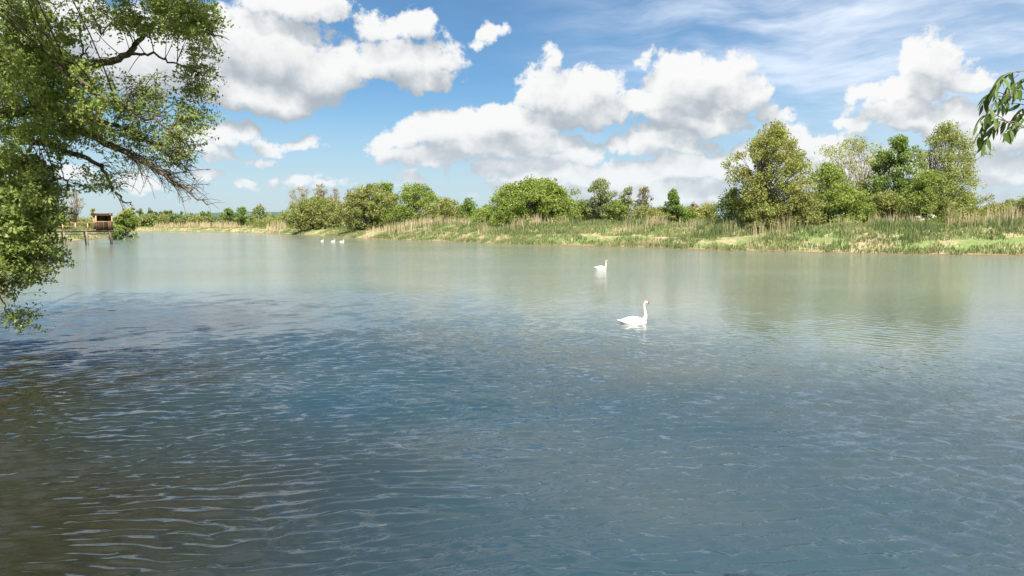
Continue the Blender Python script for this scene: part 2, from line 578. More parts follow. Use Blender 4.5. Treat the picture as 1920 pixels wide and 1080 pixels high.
def ground_material():
    m, b, out = material('river_bank_soil')
    p = pos(b)
    sep = b.new('ShaderNodeSeparateXYZ'); b.l.new(p, sep.inputs[0])
    n1 = b.noise(p, 0.33, 5, 0.6)
    n2 = b.noise(p, 2.2, 5, 0.65)
    grass = b.mix(b.sstep(n2, 0.3, 0.7), (0.10, 0.14, 0.045), (0.165, 0.20, 0.075))
    dry = b.mix(b.sstep(n2, 0.3, 0.7), (0.22, 0.17, 0.095), (0.34, 0.275, 0.17))
    c = b.mix(b.sstep(b.math('ADD', n1, b.math('MULTIPLY_ADD', n2, 0.3, -0.15)), 0.46, 0.60), grass, dry)
    mud = b.mix(n2, (0.13, 0.098, 0.056), (0.24, 0.185, 0.11))
    hz = b.math('ADD', sep.outputs[2], b.math('MULTIPLY_ADD', n1, 0.9, -0.45))
    c = b.mix(b.sstep(hz, 0.02, 0.34), mud, c)
    wet = b.sstep(sep.outputs[2], 0.03, 0.16, 0.62, 1.0)
    cw = b.new('ShaderNodeMix', data_type='RGBA', blend_type='MULTIPLY')
    cw.inputs[0].default_value = 1
    b.l.new(c, cw.inputs[6])
    comb = b.new('ShaderNodeCombineColor')
    for k in range(3): b.l.new(wet, comb.inputs[k])
    b.l.new(comb.outputs[0], cw.inputs[7])
    bp = b.new('ShaderNodeBump'); bp.inputs['Strength'].default_value = 0.7; bp.inputs['Distance'].default_value = 0.15
    b.l.new(n2, bp.inputs['Height'])
    principled(b, out, cw.outputs[2], 0.92, 0.15, bp.outputs[0])
    return m


gx = axis(-150, 75, 1.0, 5000); gy = axis(-6, 300, 1.0, 5500)
X, Y, q = grid_mesh(gx, gy)
Z = ground_z(X, Y)
ground = mesh_np('ground', np.stack([X, Y, Z], -1), q, ground_material(), smooth=True)
tag(ground, kind='structure')

# far wooded ridge on the horizon
def ridge():
    m, b, out = material('ridge_forest')
    n = b.noise(pos(b), 0.02, 5, 0.7)
    principled(b, out, b.mix(n, (0.03, 0.06, 0.045), (0.075, 0.12, 0.085)), 0.9, 0.1)
    xs = np.linspace(-3300, 2600, 520)
    prof = 7 + 26 * sst(-1500, -1000, xs) * sst(-640, -800, xs) + 10 * fbm(xs * 0.0016, xs * 0 + 3.1, 4)
    prof += 5 * fbm(xs * 0.03, xs * 0 + 1.7, 8, 3)
    vs = []; 
    for k, (dy, hz) in enumerate(((-420, 0.0), (-260, 0.25), (-130, 0.65), (-40, 0.93), (0, 1.0), (200, 0.8), (500, 0.0))):
        bump = 1 + 0.12 * (fbm(xs * 0.012, xs * 0 + k * 2.3, 12, 3) - 0.5)
        vs.append(np.stack([xs, np.full_like(xs, 2500 + dy), prof * hz * bump + (0 if hz else -3) + 2], -1))
    v = np.concatenate(vs); nx = len(xs)
    i = np.arange(6)[:, None] * nx; j = np.arange(nx - 1)[None]
    q = np.stack([i + j, i + j + 1, i + nx + j + 1, i + nx + j], -1).reshape(-1, 4)
    o = mesh_np('hill', v, q, m, smooth=True)
    tag(o, kind='structure')


ridge()

# ------------------------------------------------------------------ water
def water():
    m, b, out = material('river_water')
    p = pos(b)
    far = b.new('ShaderNodeAttribute', attribute_name='far').outputs['Fac']
    # small wind ripples that run across the river
    mp = b.new('ShaderNodeMapping'); mp.inputs['Rotation'].default_value = (0, 0, R(12)); mp.inputs['Scale'].default_value = (1.0, 3.0, 1)
    b.l.new(p, mp.inputs['Vector'])
    r1 = b.noise(mp.outputs[0], 1.6, 4, 0.55)
    mp2 = b.new('ShaderNodeMapping'); mp2.inputs['Rotation'].default_value = (0, 0, R(-24)); mp2.inputs['Scale'].default_value = (1.0, 2.4, 1)
    b.l.new(p, mp2.inputs['Vector'])
    r2 = b.noise(mp2.outputs[0], 4.5, 3, 0.5)
    gust = b.noise(b.vec('MULTIPLY', p, (0.03, 0.06, 0)), 1.0, 3, 0.5)
    gust = b.sstep(gust, 0.35, 0.65, 0.55, 1.1)
    h = b.math('ADD', b.math('MULTIPLY', r1, b.math('MULTIPLY', far, 0.052)), b.math('MULTIPLY', r2, b.math('MULTIPLY_ADD', far, 0.0, 0.0035)))
    h = b.math('MULTIPLY', h, gust)
    bp = b.new('ShaderNodeBump'); bp.inputs['Strength'].default_value = 1.0; bp.inputs['Distance'].default_value = 1.0
    b.l.new(h, bp.inputs['Height'])
    silt = b.noise(b.vec('MULTIPLY', p, (0.05, 0.09, 0)), 1.0, 4, 0.55)
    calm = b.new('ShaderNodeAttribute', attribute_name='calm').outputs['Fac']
    # near teal painted in for sky reflection; far milky silt, lifted for reflected brightness
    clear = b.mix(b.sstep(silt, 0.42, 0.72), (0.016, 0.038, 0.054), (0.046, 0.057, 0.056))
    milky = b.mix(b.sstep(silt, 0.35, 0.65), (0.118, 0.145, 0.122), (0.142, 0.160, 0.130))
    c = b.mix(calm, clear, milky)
    canopy_reflect = b.new('ShaderNodeAttribute', attribute_name='canopy_reflect').outputs['Fac']
    c = b.mix(canopy_reflect, c, (0.013, 0.012, 0.007))  # dark reflection of the overhanging crown painted into the water colour
    pr = principled(b, out, c, 0.04, 0.5, bp.outputs[0])
    pr.inputs['IOR'].default_value = 1.42
    b.l.new(b.math('MULTIPLY_ADD', far, 0.07, 0.03), pr.inputs['Roughness'])

    r = [3.0]
    while r[-1] < 45: r.append(r[-1] + 0.018 + 0.0017 * r[-1])
    while r[-1] < 420: r.append(r[-1] * 1.02)
    r = np.array(r); nr = len(r)
    th = np.radians(np.linspace(-62, 62, 350)); nth = len(th)
    RR, TH = np.meshgrid(r, th, indexing='ij')
    x = (RR * np.sin(TH)); y = RR * np.cos(TH) - 1.5
    step = np.gradient(r)
    sp = np.maximum(step, r * (th[1] - th[0]) * 0.45)[:, None] * np.ones_like(x)
    z = np.zeros_like(x)
    # gusts make rougher and smoother patches
    g = 0.5 + 0.9 * sst(0.3, 0.68, fbm(x * 0.09 + 4, y * 0.13, 31, 3))
    wx = x + 0.9 * (fbm(x * 0.35, y * 0.35, 41, 2) - 0.5); wy = y + 0.9 * (fbm(x * 0.35, y * 0.35, 47, 2) - 0.5)
    rg = np.random.default_rng(5)
    comps = []
    for k in range(46):
        lam = 0.11 * (3.3 ** rg.random())
        ang = math.radians(-90 + 13 + rg.normal(0, 8))
        comps.append((lam, ang, 0.0100 * lam))
    for k in range(12):
        lam = 0.2 * (3 ** rg.random())
        comps.append((lam, math.radians(-90 - 42 + rg.normal(0, 10)), 0.0038 * lam))
    for lam, ang, amp in comps:
        k = 2 * math.pi / lam
        ph = (wx * math.cos(ang) + wy * math.sin(ang)) * k + rg.random() * 6.28
        vis = sst(0.44, 0.24, sp / lam)
        z += vis * amp * (np.sin(ph) + 0.33 * np.cos(2 * ph))
    # the wind ruffles the near water up to a wandering front; beyond it the river lies calmer and milky
    front = np.interp(x, [-60, -20.6, -13, -5, 0.6, 4.9, 7.6, 9.5, 14.7, 30], [38, 31, 31, 28, 22, 19.5, 18.5, 17.5, 20, 26])
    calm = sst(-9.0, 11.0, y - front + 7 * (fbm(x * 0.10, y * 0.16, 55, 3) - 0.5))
    z *= g * (1.0 - 0.72 * calm) * (0.3 + 0.7 * sst(70, 25, RR))
    # rings and wake round the two nearer swans
    for (sx, sy, am) in ((4.2, 23.2, 0.006), (6.7, 51.0, 0.007)):
        dd = np.hypot(x - sx, (y - sy))
        z += am * np.sin((dd - 0.4) * 17) * np.exp(-np.maximum(dd - 0.45, 0) / 0.8) * (dd > 0.3)
        bx = sx - x; w = np.abs(np.abs(y - sy) - 0.32 * bx)
        z += np.where(bx > 0, am * 1.6 * np.cos(w * 15) * np.exp(-(w / 0.22) ** 2) * np.exp(-bx / 3.0), 0)
    i = np.arange(nr - 1)[:, None] * nth; j = np.arange(nth - 1)[None]
    q = np.stack([i + j, i + j + 1, i + nth + j + 1, i + nth + j], -1).reshape(-1, 4)
    farv = sst(14, 60, RR)
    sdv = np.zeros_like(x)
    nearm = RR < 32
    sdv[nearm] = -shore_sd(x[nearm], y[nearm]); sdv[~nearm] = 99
    canopy_refl = 0.95 * sst(11.0, 3.5, sdv + 3.0 * (fbm(x * 0.3, y * 0.3, 66, 3) - 0.5)) * sst(2, -5, x)  # mask for the painted crown reflection, along the near left shore
    o = mesh_np('river_water', np.stack([x.ravel(), y.ravel(), z.ravel()], -1), q[:, ::-1], m, smooth=True, attrs={'far': farv.ravel(), 'calm': calm.ravel(), 'canopy_reflect': canopy_refl.ravel()})
    tag(o, kind='structure')


water()

# ------------------------------------------------------------------ trees
def leaf_cards(centers, size, up=0.35, aspect=0.62, droop=0.0, rg=rng):
    """one rhombic leaf per centre, randomly turned, (n,3)->verts,quads"""
    n = len(centers)
    a = rg.normal(size=(n, 3)); a[:, 2] -= droop
    a /= np.linalg.norm(a, axis=1)[:, None]
    nn = rg.normal(size=(n, 3)); nn[:, 2] += up * 2
    s = np.cross(a, nn); s /= np.linalg.norm(s, axis=1)[:, None] + 1e-9
    L = (size * rg.uniform(0.65, 1.3, n))[:, None]
    W = L * aspect * 0.5
    c = centers
    fold = np.cross(s, a) * L * 0.12
    v = np.stack([c - a * L * 0.5, c + s * W - a * L * 0.08 + fold, c + a * L * 0.5, c - s * W - a * L * 0.08 + fold], 1).reshape(-1, 3)
    q = np.arange(n * 4).reshape(n, 4)
    return v, q


def bez(p0, p1, p2, n):
    t = np.linspace(0, 1, n)[:, None]
    return (1 - t) ** 2 * p0 + 2 * t * (1 - t) * p1 + t * t * p2


PROFILES = {
    'round': [(0, .45), (.12, .8), (.35, 1.0), (.6, .95), (.8, .72), (.93, .42), (1, .12)],
    'dome': [(0, .85), (.2, 1.0), (.5, .95), (.75, .75), (.92, .42), (1, .1)],
    'tall': [(0, .8), (.2, .98), (.45, 1.0), (.7, .8), (.87, .5), (1, .12)],
    'cone': [(0, .95), (.2, 1.0), (.45, .75), (.7, .42), (.9, .2), (1, .05)],
    'vase': [(0, .3), (.25, .6), (.55, .95), (.75, 1.0), (.9, .75), (1, .25)],
    'column': [(0, .7), (.3, 1.0), (.6, .9), (.85, .6), (1, .15)],
}


DENS = 1.42


def tree(name, label, x, y, h, w, leaf, barkm, profile='round', base=0.08, clumps=90, per=80, lsize=0.26, csize=0.13,
         stems=1, group=None, cat='tree', lean=0.0, seed=1, trunk_r=None, depth=1.0, twigs=0, fill=0.55, z0=None, ragged=0.16, droop=0.0):
    rg = np.random.default_rng(seed * 101 + 3)
    gz = float(ground_z(np.array([x]), np.array([y]))[0]) if z0 is None else z0
    root = empty(name, (x, y, gz - 0.05))
    tag(root, label, cat, group)
    pr = np.array(PROFILES[profile])
    cb = h * base
    t = rg.random(clumps) ** 0.85
    rad = np.interp(t, pr[:, 0], pr[:, 1]) * w / 2
    ang = rg.random(clumps) * 2 * math.pi
    rr = np.where(rg.random(clumps) < fill, rg.uniform(0.78, 1.0, clumps), np.sqrt(rg.uniform(0.05, 0.8, clumps)))
    rr = rr * (1 + rg.normal(0, ragged, clumps)).clip(0.6, 1.28)
    lobes = 1 + 0.16 * np.sin(ang * 3 + seed) + 0.1 * np.sin(ang * 5 + 2 * seed + t * 7)
    C = np.stack([np.cos(ang) * rad * rr * lobes + lean * t * h, np.sin(ang) * rad * rr * lobes * depth, cb + t * (h - cb) * (1 + 0.03 * rg.normal(size=clumps))], -1)
    tr = trunk_r or max(0.07, h * 0.019)
    wood = MB()
    tops = []
    for k in range(stems):
        a = rg.random() * 6.28
        sp = 0.0 if stems == 1 else w * 0.2
        p0 = np.array([math.cos(a) * sp * 0.25, math.sin(a) * sp * 0.25, -0.25])
        p2 = np.array([math.cos(a) * sp + lean * h * 0.6, math.sin(a) * sp * depth, h * rg.uniform(0.68, 0.8)])
        p1 = (p0 + p2) / 2 + rg.normal(0, 0.03 * h, 3) * [1, 1, 0]
        pts = bez(p0, p1, p2, 8)
        wood.tube(pts, np.linspace(tr, tr * 0.25, 8) / (1 if stems == 1 else 1.4), 6)
        tops.append(pts)
    for c in C:
        pts = tops[rg.integers(len(tops))]
        f = np.clip(c[2] / h * rg.uniform(0.35, 0.8), 0.08, 1) * 7
        i = int(min(6, f)); s = pts[i] + (pts[i + 1] - pts[i]) * (f - i)
        if s[2] > c[2] + 0.3: s = pts[1]
        mid = (s + c) / 2 + np.array([0, 0, 0.10 * np.linalg.norm(c - s) * (1 if droop == 0 else 2.2)]) + rg.normal(0, 0.02 * h, 3)
        r0 = tr * 0.22 * rg.uniform(0.5, 1)
        wood.tube(bez(s, mid, c, 6), np.linspace(r0, 0.015 + 0.001 * h, 6), 4, cap=False)
        for _ in range(twigs):
            e = c + rg.normal(0, csize * w * 0.9, 3) + [0, 0, 0.03 * h]
            wood.tube(bez(c - (c - s) * rg.uniform(0.02, 0.4), (c + e) / 2 + [0, 0, 0.02 * h], e, 4), np.linspace(0.028, 0.010, 4), 3, cap=False)
    wood.build('trunk', barkm, root, smooth=True)
    if per:
        cs = csize * w * rg.uniform(0.6, 1.25, clumps)
        n = rg.poisson(per * DENS, clumps)
        idx = np.repeat(np.arange(clumps), n)
        off = rg.normal(size=(len(idx), 3)) * [1, 1, 0.72]
        off *= (0.85 * rg.random(len(idx)) ** 0.33 / (np.linalg.norm(off, axis=1) + 1e-9))[:, None] * 1.15
        pts = C[idx] + off * cs[idx][:, None]
        if droop: pts[:, 2] -= droop * rg.random(len(pts)) * cs[idx]
        pts = pts[pts[:, 2] > 0.12]
        v, qd = leaf_cards(pts, lsize * 1.15, droop=droop, rg=rg)
        mesh_np('crown', v, qd, leaf, root)
    return root


def px_tree(name, label, cx, wpx, top, D, leaf, barkm, grow=1.0, **kw):
    """a tree whose outline was measured in the photograph, standing D metres out"""
    p = at(cx, top, D)
    gz = float(ground_z(np.array([p[0]]), np.array([D]))[0])
    return tree(name, label, p[0], D, (p[2] - gz) * 0.97, wpx / F * D * grow, leaf, barkm, **kw)


# the wood on the right bank
G_R = 'trees of the wood on the right bank'
px_tree('poplar_tree', 'large olive green tree with brownish tufts, leftmost tall tree on the right bank', 1450, 150, 238, 94, M['leaf_olive'], M['bark_grey'], profile='tall', clumps=190, per=75, lsize=0.25, csize=0.095, stems=3, seed=11, group=G_R, base=0.06, ragged=0.2)
px_tree('elder_bush', 'low dark green bush at the left foot of the large olive green tree', 1376, 62, 357, 99, M['leaf_deep'], M['bark_dark'], profile='dome', clumps=60, per=80, lsize=0.2, csize=0.17, stems=3, seed=12, cat='bush', base=0.03)
px_tree('maple_tree', 'bright green bushy tree just right of the large olive green tree', 1553, 82, 308, 95, M['leaf_fresh'], M['bark_dark'], profile='round', clumps=75, per=85, lsize=0.24, csize=0.15, stems=2, seed=13, group=G_R)
px_tree('open_crown_tree', 'pale open crowned tree with grey limbs showing through its leaves', 1602, 128, 260, 102, M['leaf_pale'], M['bark_pale'], profile='vase', clumps=105, per=46, lsize=0.22, csize=0.10, stems=2, seed=14, group=G_R, base=0.2, trunk_r=0.24, twigs=1)
px_tree('upright_tree', 'deep green upright tree with a ragged double top', 1682, 92, 257, 96, M['leaf_deep'], M['bark_dark'], profile='column', clumps=95, per=85, lsize=0.27, csize=0.13, stems=2, seed=15, group=G_R, base=0.05)
px_tree('willow_tree', 'tall golden green willow at the right end of the wood', 1775, 128, 236, 98, M['leaf_gold'], M['bark_grey'], profile='tall', clumps=190, per=75, lsize=0.21, csize=0.10, stems=4, seed=16, group=G_R, base=0.04, ragged=0.2)
px_tree('hawthorn_bush', 'rounded green bush in front of the golden green willow', 1742, 84, 322, 91, M['leaf_fresh'], M['bark_dark'], profile='dome', clumps=75, per=85, lsize=0.2, csize=0.15, stems=3, seed=17, cat='bush', base=0.03)
px_tree('understorey_bush', 'low green bush under the pale open crowned tree', 1600, 76, 352, 94, M['leaf_fresh'], M['bark_dark'], profile='dome', clumps=55, per=80, lsize=0.22, csize=0.17, stems=3, seed=18, cat='bush', base=0.03)
px_tree('understorey_bush', 'low olive bush between the large olive tree and the maple', 1506, 70, 368, 91, M['leaf_willow'], M['bark_dark'], profile='dome', clumps=50, per=80, lsize=0.2, csize=0.17, stems=3, seed=19, cat='bush', base=0.02)
px_tree('understorey_bush', 'low yellowish bush under the deep green upright tree', 1660, 80, 362, 93, M['leaf_willow'], M['bark_dark'], profile='dome', clumps=55, per=80, lsize=0.2, csize=0.17, stems=3, seed=20, cat='bush', base=0.02)
px_tree('understorey_bush', 'low golden bush at the right foot of the golden green willow', 1806, 56, 368, 95, M['leaf_gold'], M['bark_dark'], profile='dome', clumps=50, per=70, lsize=0.2, csize=0.17, stems=3, seed=21, cat='bush', base=0.02)

# undergrowth that knits the wood together
G_U = 'undergrowth along the edge of the right wood'
for k, (cx, wd, top, D, mt) in enumerate([(1415, 80, 352, 97, 'leaf_fresh'), (1475, 84, 345, 98, 'leaf_olive'), (1530, 80, 362, 98, 'leaf_willow'), (1580, 70, 366, 92, 'leaf_fresh'), (1630, 80, 345, 99, 'leaf_pale'),
                                           (1700, 84, 340, 99, 'leaf_fresh'), (1760, 70, 372, 92, 'leaf_willow'), (1790, 74, 345, 100, 'leaf_gold'), (1430, 60, 386, 91, 'leaf_willow')]):
    px_tree('undergrowth_bush', ['green bush under the left side of the large olive tree', 'olive bush inside the foot of the large olive tree', 'grey green bush in the gap right of the large olive tree', 'low bush at the foot of the bright green bushy tree',
                                 'pale bush behind the foot of the open crowned tree', 'green bush between the upright tree and the willow', 'low bush below the rounded green bush of the willow', 'golden bush behind the right foot of the willow', 'low bush in front of the large olive tree trunk'][k],
            cx, wd, top, D, M[mt], M['bark_dark'], profile='dome', clumps=60, per=75, lsize=0.22, csize=0.16, stems=3, seed=200 + k, cat='bush', base=0.0, group=G_U)
for k, (cx, wd, top, D, mt) in enumerate([(960, 80, 372, 126, 'leaf_fresh'), (1045, 80, 372, 126, 'leaf_fresh'), (815, 60, 384, 158, 'leaf_willow'), (750, 70, 388, 160, 'leaf_fresh'), (1240, 50, 392, 118, 'leaf_willow'), (1285, 46, 392, 118, 'leaf_fresh')]):
    px_tree('undergrowth_bush', ['low bush under the left half of the broad rounded clump', 'low bush under the right half of the broad rounded clump', 'low bush right of the foot of the fresh green rounded tree', 'low bush between the tall willow and the fresh green rounded tree',
                                 'low bush left of the pointed deep green tree', 'low bush right of the pointed deep green tree'][k],
            cx, wd, top, D, M[mt], M['bark_dark'], profile='dome', clumps=50, per=70, lsize=0.28, csize=0.17, stems=3, seed=220 + k, cat='bush', base=0.0)

# the clump and single trees along the middle
px_tree('multi_stem_tree', 'broad rounded green tree clump standing behind dry reeds in mid picture', 1003, 160, 338, 128, M['leaf_fresh'], M['bark_dark'], profile='dome', clumps=290, per=58, lsize=0.33, csize=0.075, stems=5, seed=31, base=0.05, depth=0.7)
px_tree('round_tree', 'single round crowned grey green tree right of the broad clump', 1125, 56, 337, 122, M['leaf_grey'], M['bark_dark'], profile='round', clumps=85, per=80, lsize=0.25, csize=0.14, stems=2, seed=32, base=0.04)
px_tree('pale_tree', 'thin pale green tree beside the brownish sparse tree', 1178, 38, 352, 121, M['leaf_grey'], M['bark_pale'], profile='column', clumps=45, per=45, lsize=0.24, csize=0.17, stems=2, seed=33, base=0.05, twigs=1)
px_tree('budding_tree', 'sparse brownish tree coming into leaf', 1207, 36, 349, 119, M['leaf_brown'], M['bark_grey'], profile='column', clumps=50, per=26, lsize=0.22, csize=0.14, stems=2, seed=34, base=0.05, twigs=2)
px_tree('conical_tree', 'small pointed deep green tree on the mid bank', 1262, 46, 356, 116, M['leaf_deep'], M['bark_dark'], profile='cone', clumps=60, per=75, lsize=0.25, csize=0.15, stems=1, seed=35, base=0.03)
px_tree('young_tree', 'small pale budding tree standing in the gap before the right wood', 1300, 22, 379, 150, M['leaf_bud'], M['bark_pale'], profile='column', clumps=26, per=30, lsize=0.25, csize=0.2, seed=36, base=0.1, twigs=1)
px_tree('small_bush', 'low light green bush left of the right wood', 1328, 48, 384, 118, M['leaf_pale'], M['bark_dark'], profile='dome', clumps=40, per=70, lsize=0.24, csize=0.2, stems=3, seed=37, cat='bush', base=0.02)
px_tree('small_bush', 'low green bush between the round tree and the pale tree', 1155, 40, 378, 119, M['leaf_fresh'], M['bark_dark'], profile='dome', clumps=40, per=70, lsize=0.24, csize=0.2, stems=3, seed=38, cat='bush', base=0.02)
px_tree('small_bush', 'low green bush between the broad clump and the round tree', 1092, 36, 378, 124, M['leaf_fresh'], M['bark_dark'], profile='dome', clumps=40, per=70, lsize=0.24, csize=0.2, stems=3, seed=39, cat='bush', base=0.02)
px_tree('small_bush', 'low green bush at the foot of the brownish sparse tree', 1212, 52, 386, 113, M['leaf_willow'], M['bark_dark'], profile='dome', clumps=40, per=70, lsize=0.24, csize=0.2, stems=3, seed=40, cat='bush', base=0.02)

# willows over the water left of the middle
px_tree('leaning_willow', 'wide dome shaped grey green willow hanging over the water', 598, 122, 374, 201, M['leaf_willow'], M['bark_dark'], profile='dome', clumps=230, per=80, lsize=0.40, csize=0.085, stems=5, seed=41, base=0.0, depth=0.6, lean=-0.10, ragged=0.08, fill=0.7)
px_tree('shore_willow', 'tall grey green willow at the water edge right of the dome shaped willow', 695, 112, 352, 163, M['leaf_willow'], M['bark_dark'], profile='round', clumps=210, per=72, lsize=0.36, csize=0.09, stems=4, seed=42, base=0.0, depth=0.7)
px_tree('light_crown_tree', 'loose light green tree top rising behind the tall willow', 722, 48, 338, 178, M['leaf_fresh'], M['bark_grey'], profile='round', clumps=60, per=45, lsize=0.34, csize=0.14, stems=1, seed=43, base=0.3)
px_tree('sycamore_tree', 'fresh green rounded tree right of the tall willow', 784, 92, 345, 165, M['leaf_fresh'], M['bark_dark'], profile='round', clumps=120, per=62, lsize=0.36, csize=0.11, stems=2, seed=44, base=0.02)
px_tree('russet_shrub', 'russet olive shrub at the right foot of the fresh green rounded tree', 842, 50, 373, 150, M['leaf_olive'], M['bark_dark'], profile='dome', clumps=50, per=60, lsize=0.3, csize=0.18, stems=3, seed=45, cat='shrub', base=0.02)
px_tree('small_green_tree', 'small deep green tree between the russet shrub and the broad clump', 880, 44, 376, 152, M['leaf_deep'], M['bark_dark'], profile='tall', clumps=50, per=65, lsize=0.3, csize=0.18, stems=2, seed=46, base=0.02)
px_tree('small_bush', 'low green bush at the left foot of the broad clump', 912, 50, 390, 140, M['leaf_fresh'], M['bark_dark'], profile='dome', clumps=45, per=65, lsize=0.3, csize=0.19, stems=3, seed=47, cat='bush', base=0.02)

# bare trees with mistletoe behind the willows
def bare(label, cx, w, top, D, seed, balls=()):
    r = px_tree('bare_tree', label, cx, w, top, D, M['leaf_bud'], M['bark_pale'], profile='vase', clumps=90, per=16, lsize=0.30, csize=0.10, stems=2, seed=seed, base=0.28, twigs=2, trunk_r=0.26)
    for k, (bx, by, br) in enumerate(balls):
        p = at(bx, by, D) - np.array(r.location)
        rg = np.random.default_rng(k + seed)
        o = rg.normal(size=(260, 3)); o *= (rg.random(260) ** 0.4 / np.linalg.norm(o, axis=1))[:, None] * br
        v, qd = leaf_cards(p + o, 0.28, rg=rg)
        mesh_np('mistletoe', v, qd, M['leaf_mistletoe'], r)


bare('pale bare tree carrying mistletoe, leftmost of the bare trees above the dome shaped willow', 561, 46, 349, 262, 51, ((568, 366, .6), (556, 383, .5), (548, 386, .45)))
bare('pale bare tree with two dark mistletoe balls above the dome shaped willow', 601, 28, 343, 256, 52, ((601, 358, .7), (602, 368, .9)))
bare('faint bare tree between the mistletoe tree and the tall willow', 627, 28, 353, 268, 53)
bare('slim bare tree nearest the left edge of the tall willow', 655, 18, 354, 264, 54)
bare('bare tree top rising behind the left of the tall willow', 680, 22, 345, 250, 55)

# far trees beyond the bend
ORD = 'first second third fourth fifth sixth seventh eighth ninth tenth eleventh twelfth thirteenth fourteenth fifteenth sixteenth'.split()


def nth(vals, k):
    return ORD[sorted(vals).index(vals[k])]


rgf = np.random.default_rng(77)
G_P = 'far row of poplars beyond the bend'
POP = [(248, 390), (263, 391), (281, 391), (292, 396), (303, 395), (310, 394), (319, 396), (341, 398), (378, 396), (390, 397)]
for k, (cx, top) in enumerate(POP):
    px_tree('poplar_tree', 'slim far poplar beyond the bend, %s from the left in its row' % nth([c for c, t in POP], k), cx, 12, top, 372 + rgf.uniform(-8, 8), M['leaf_far'], M['bark_dark'], profile='column', clumps=22, per=30, lsize=0.75, csize=0.25, seed=60 + k, group=G_P, base=0.1)
G_H = 'far hedge trees along the river bend'
hx = [238, 262, 285, 306, 328, 350, 372, 396, 420, 452, 476, 500, 522, 345, 410, 270]
for k, cx in enumerate(hx):
    px_tree('hedge_tree', 'rounded hedge tree behind the tan reeds of the bend, %s from the left' % nth(hx, k), cx, 34 + rgf.uniform(-4, 6), 405 + rgf.uniform(-3, 4), 325 + rgf.uniform(-12, 14), M['leaf_far'] if k % 3 else M['leaf_willow'], M['bark_dark'], profile='dome', clumps=36, per=40, lsize=0.65, csize=0.19, stems=2, seed=90 + k, group=G_H, base=0.0)
px_tree('oak_tree', 'far dark rounded tree, left one of the pair by the bend', 428, 24, 391, 330, M['leaf_deep'], M['bark_dark'], profile='round', clumps=34, per=45, lsize=0.6, csize=0.19, seed=111, base=0.1)
px_tree('oak_tree', 'far dark rounded tree, right one of the pair by the bend', 454, 24, 389, 328, M['leaf_deep'], M['bark_dark'], profile='round', clumps=34, per=45, lsize=0.6, csize=0.19, seed=112, base=0.1)
px_tree('silver_willow', 'far silvery willow right of the pair of dark trees', 486, 34, 387, 320, M['leaf_grey'], M['bark_dark'], profile='round', clumps=50, per=45, lsize=0.55, csize=0.17, stems=2, seed=113, base=0.02)
px_tree('bend_bush', 'brownish green bush on the bend left of the dome shaped willow', 536, 44, 404, 232, M['leaf_olive'], M['bark_dark'], profile='dome', clumps=50, per=50, lsize=0.45, csize=0.17, stems=3, seed=114, cat='bush', base=0.0)
px_tree('bend_bush', 'low green bush on the bend below the silvery willow', 505, 52, 412, 262, M['leaf_willow'], M['bark_dark'], profile='dome', clumps=50, per=50, lsize=0.45, csize=0.17, stems=3, seed=115, cat='bush', base=0.0)

# left bank behind the hut
px_tree('bank_willow', 'fresh green bush standing on the bank right behind the hut', 234, 42, 391, 162, M['leaf_fresh'], M['bark_dark'], profile='dome', clumps=80, per=65, lsize=0.32, csize=0.14, stems=3, seed=121, cat='bush', base=0.0)
px_tree('bank_willow', 'small dark bush at the water edge right of the hut', 219, 22, 421, 140, M['leaf_deep'], M['bark_dark'], profile='dome', clumps=30, per=60, lsize=0.26, csize=0.2, stems=3, seed=122, cat='bush', base=0.0)
px_tree('bare_tree', 'reddish bare tree left of the hut behind the overhanging leaves', 134, 40, 356, 150, M['leaf_bud'], M['bark_grey'], profile='vase', clumps=70, per=14, lsize=0.22, csize=0.12, stems=2, seed=123, base=0.15, twigs=2, trunk_r=0.2)
px_tree('sapling', 'thin pale sapling rising just left above the hut roof', 174, 14, 391, 175, M['leaf_pale'], M['bark_grey'], profile='column', clumps=22, per=30, lsize=0.3, csize=0.22, seed=124, base=0.2)
for k, (cx, top, D) in enumerate([(60, 400, 130), (110, 404, 170), (150, 409, 200), (185, 409, 215)]):
    px_tree('hedge_bush', ['green hedge bush on the left bank behind the overhanging leaves', 'green hedge bush behind the reddish bare tree', 'low hedge bush behind the gangway railing', 'low hedge bush directly behind the hut'][k], cx, 46, top, D, M['leaf_willow'], M['bark_dark'], profile='dome', clumps=45, per=55, lsize=0.36, csize=0.18, stems=3, seed=130 + k, cat='bush', base=0.0)

# the hedge that closes the right edge, and a hazy hedge behind the middle
for k, (cx, top, D, wd) in enumerate([(1838, 392, 150, 60), (1868, 384, 146, 60), (1898, 377, 142, 66), (1935, 370, 138, 80)]):
    px_tree('hedge_bush', ['olive hedge bush next to the golden green willow', 'olive hedge bush, second from the golden green willow', 'olive hedge bush behind the tall reeds at the right edge', 'tall hedge bush at the very right edge'][k], cx, wd, top, D, M['leaf_olive'] if k < 2 else M['leaf_willow'], M['bark_dark'], profile='dome', clumps=60, per=60, lsize=0.3, csize=0.15, stems=3, seed=140 + k, cat='bush', base=0.0)
G_B = 'background hedge behind the middle bank'
for k in range(15):
    cx = 850 + k * 34 + rgf.uniform(-8, 8)
    px_tree('background_bush', 'distant hedge bush far behind the middle bank, %s from the left' % ORD[k], cx, 46, 394 + rgf.uniform(-4, 4), 205 + rgf.uniform(-10, 10), M['leaf_far'], M['bark_dark'], profile='dome', clumps=36, per=45, lsize=0.45, csize=0.19, stems=2, seed=160 + k, group=G_B, cat='bush', base=0.0)

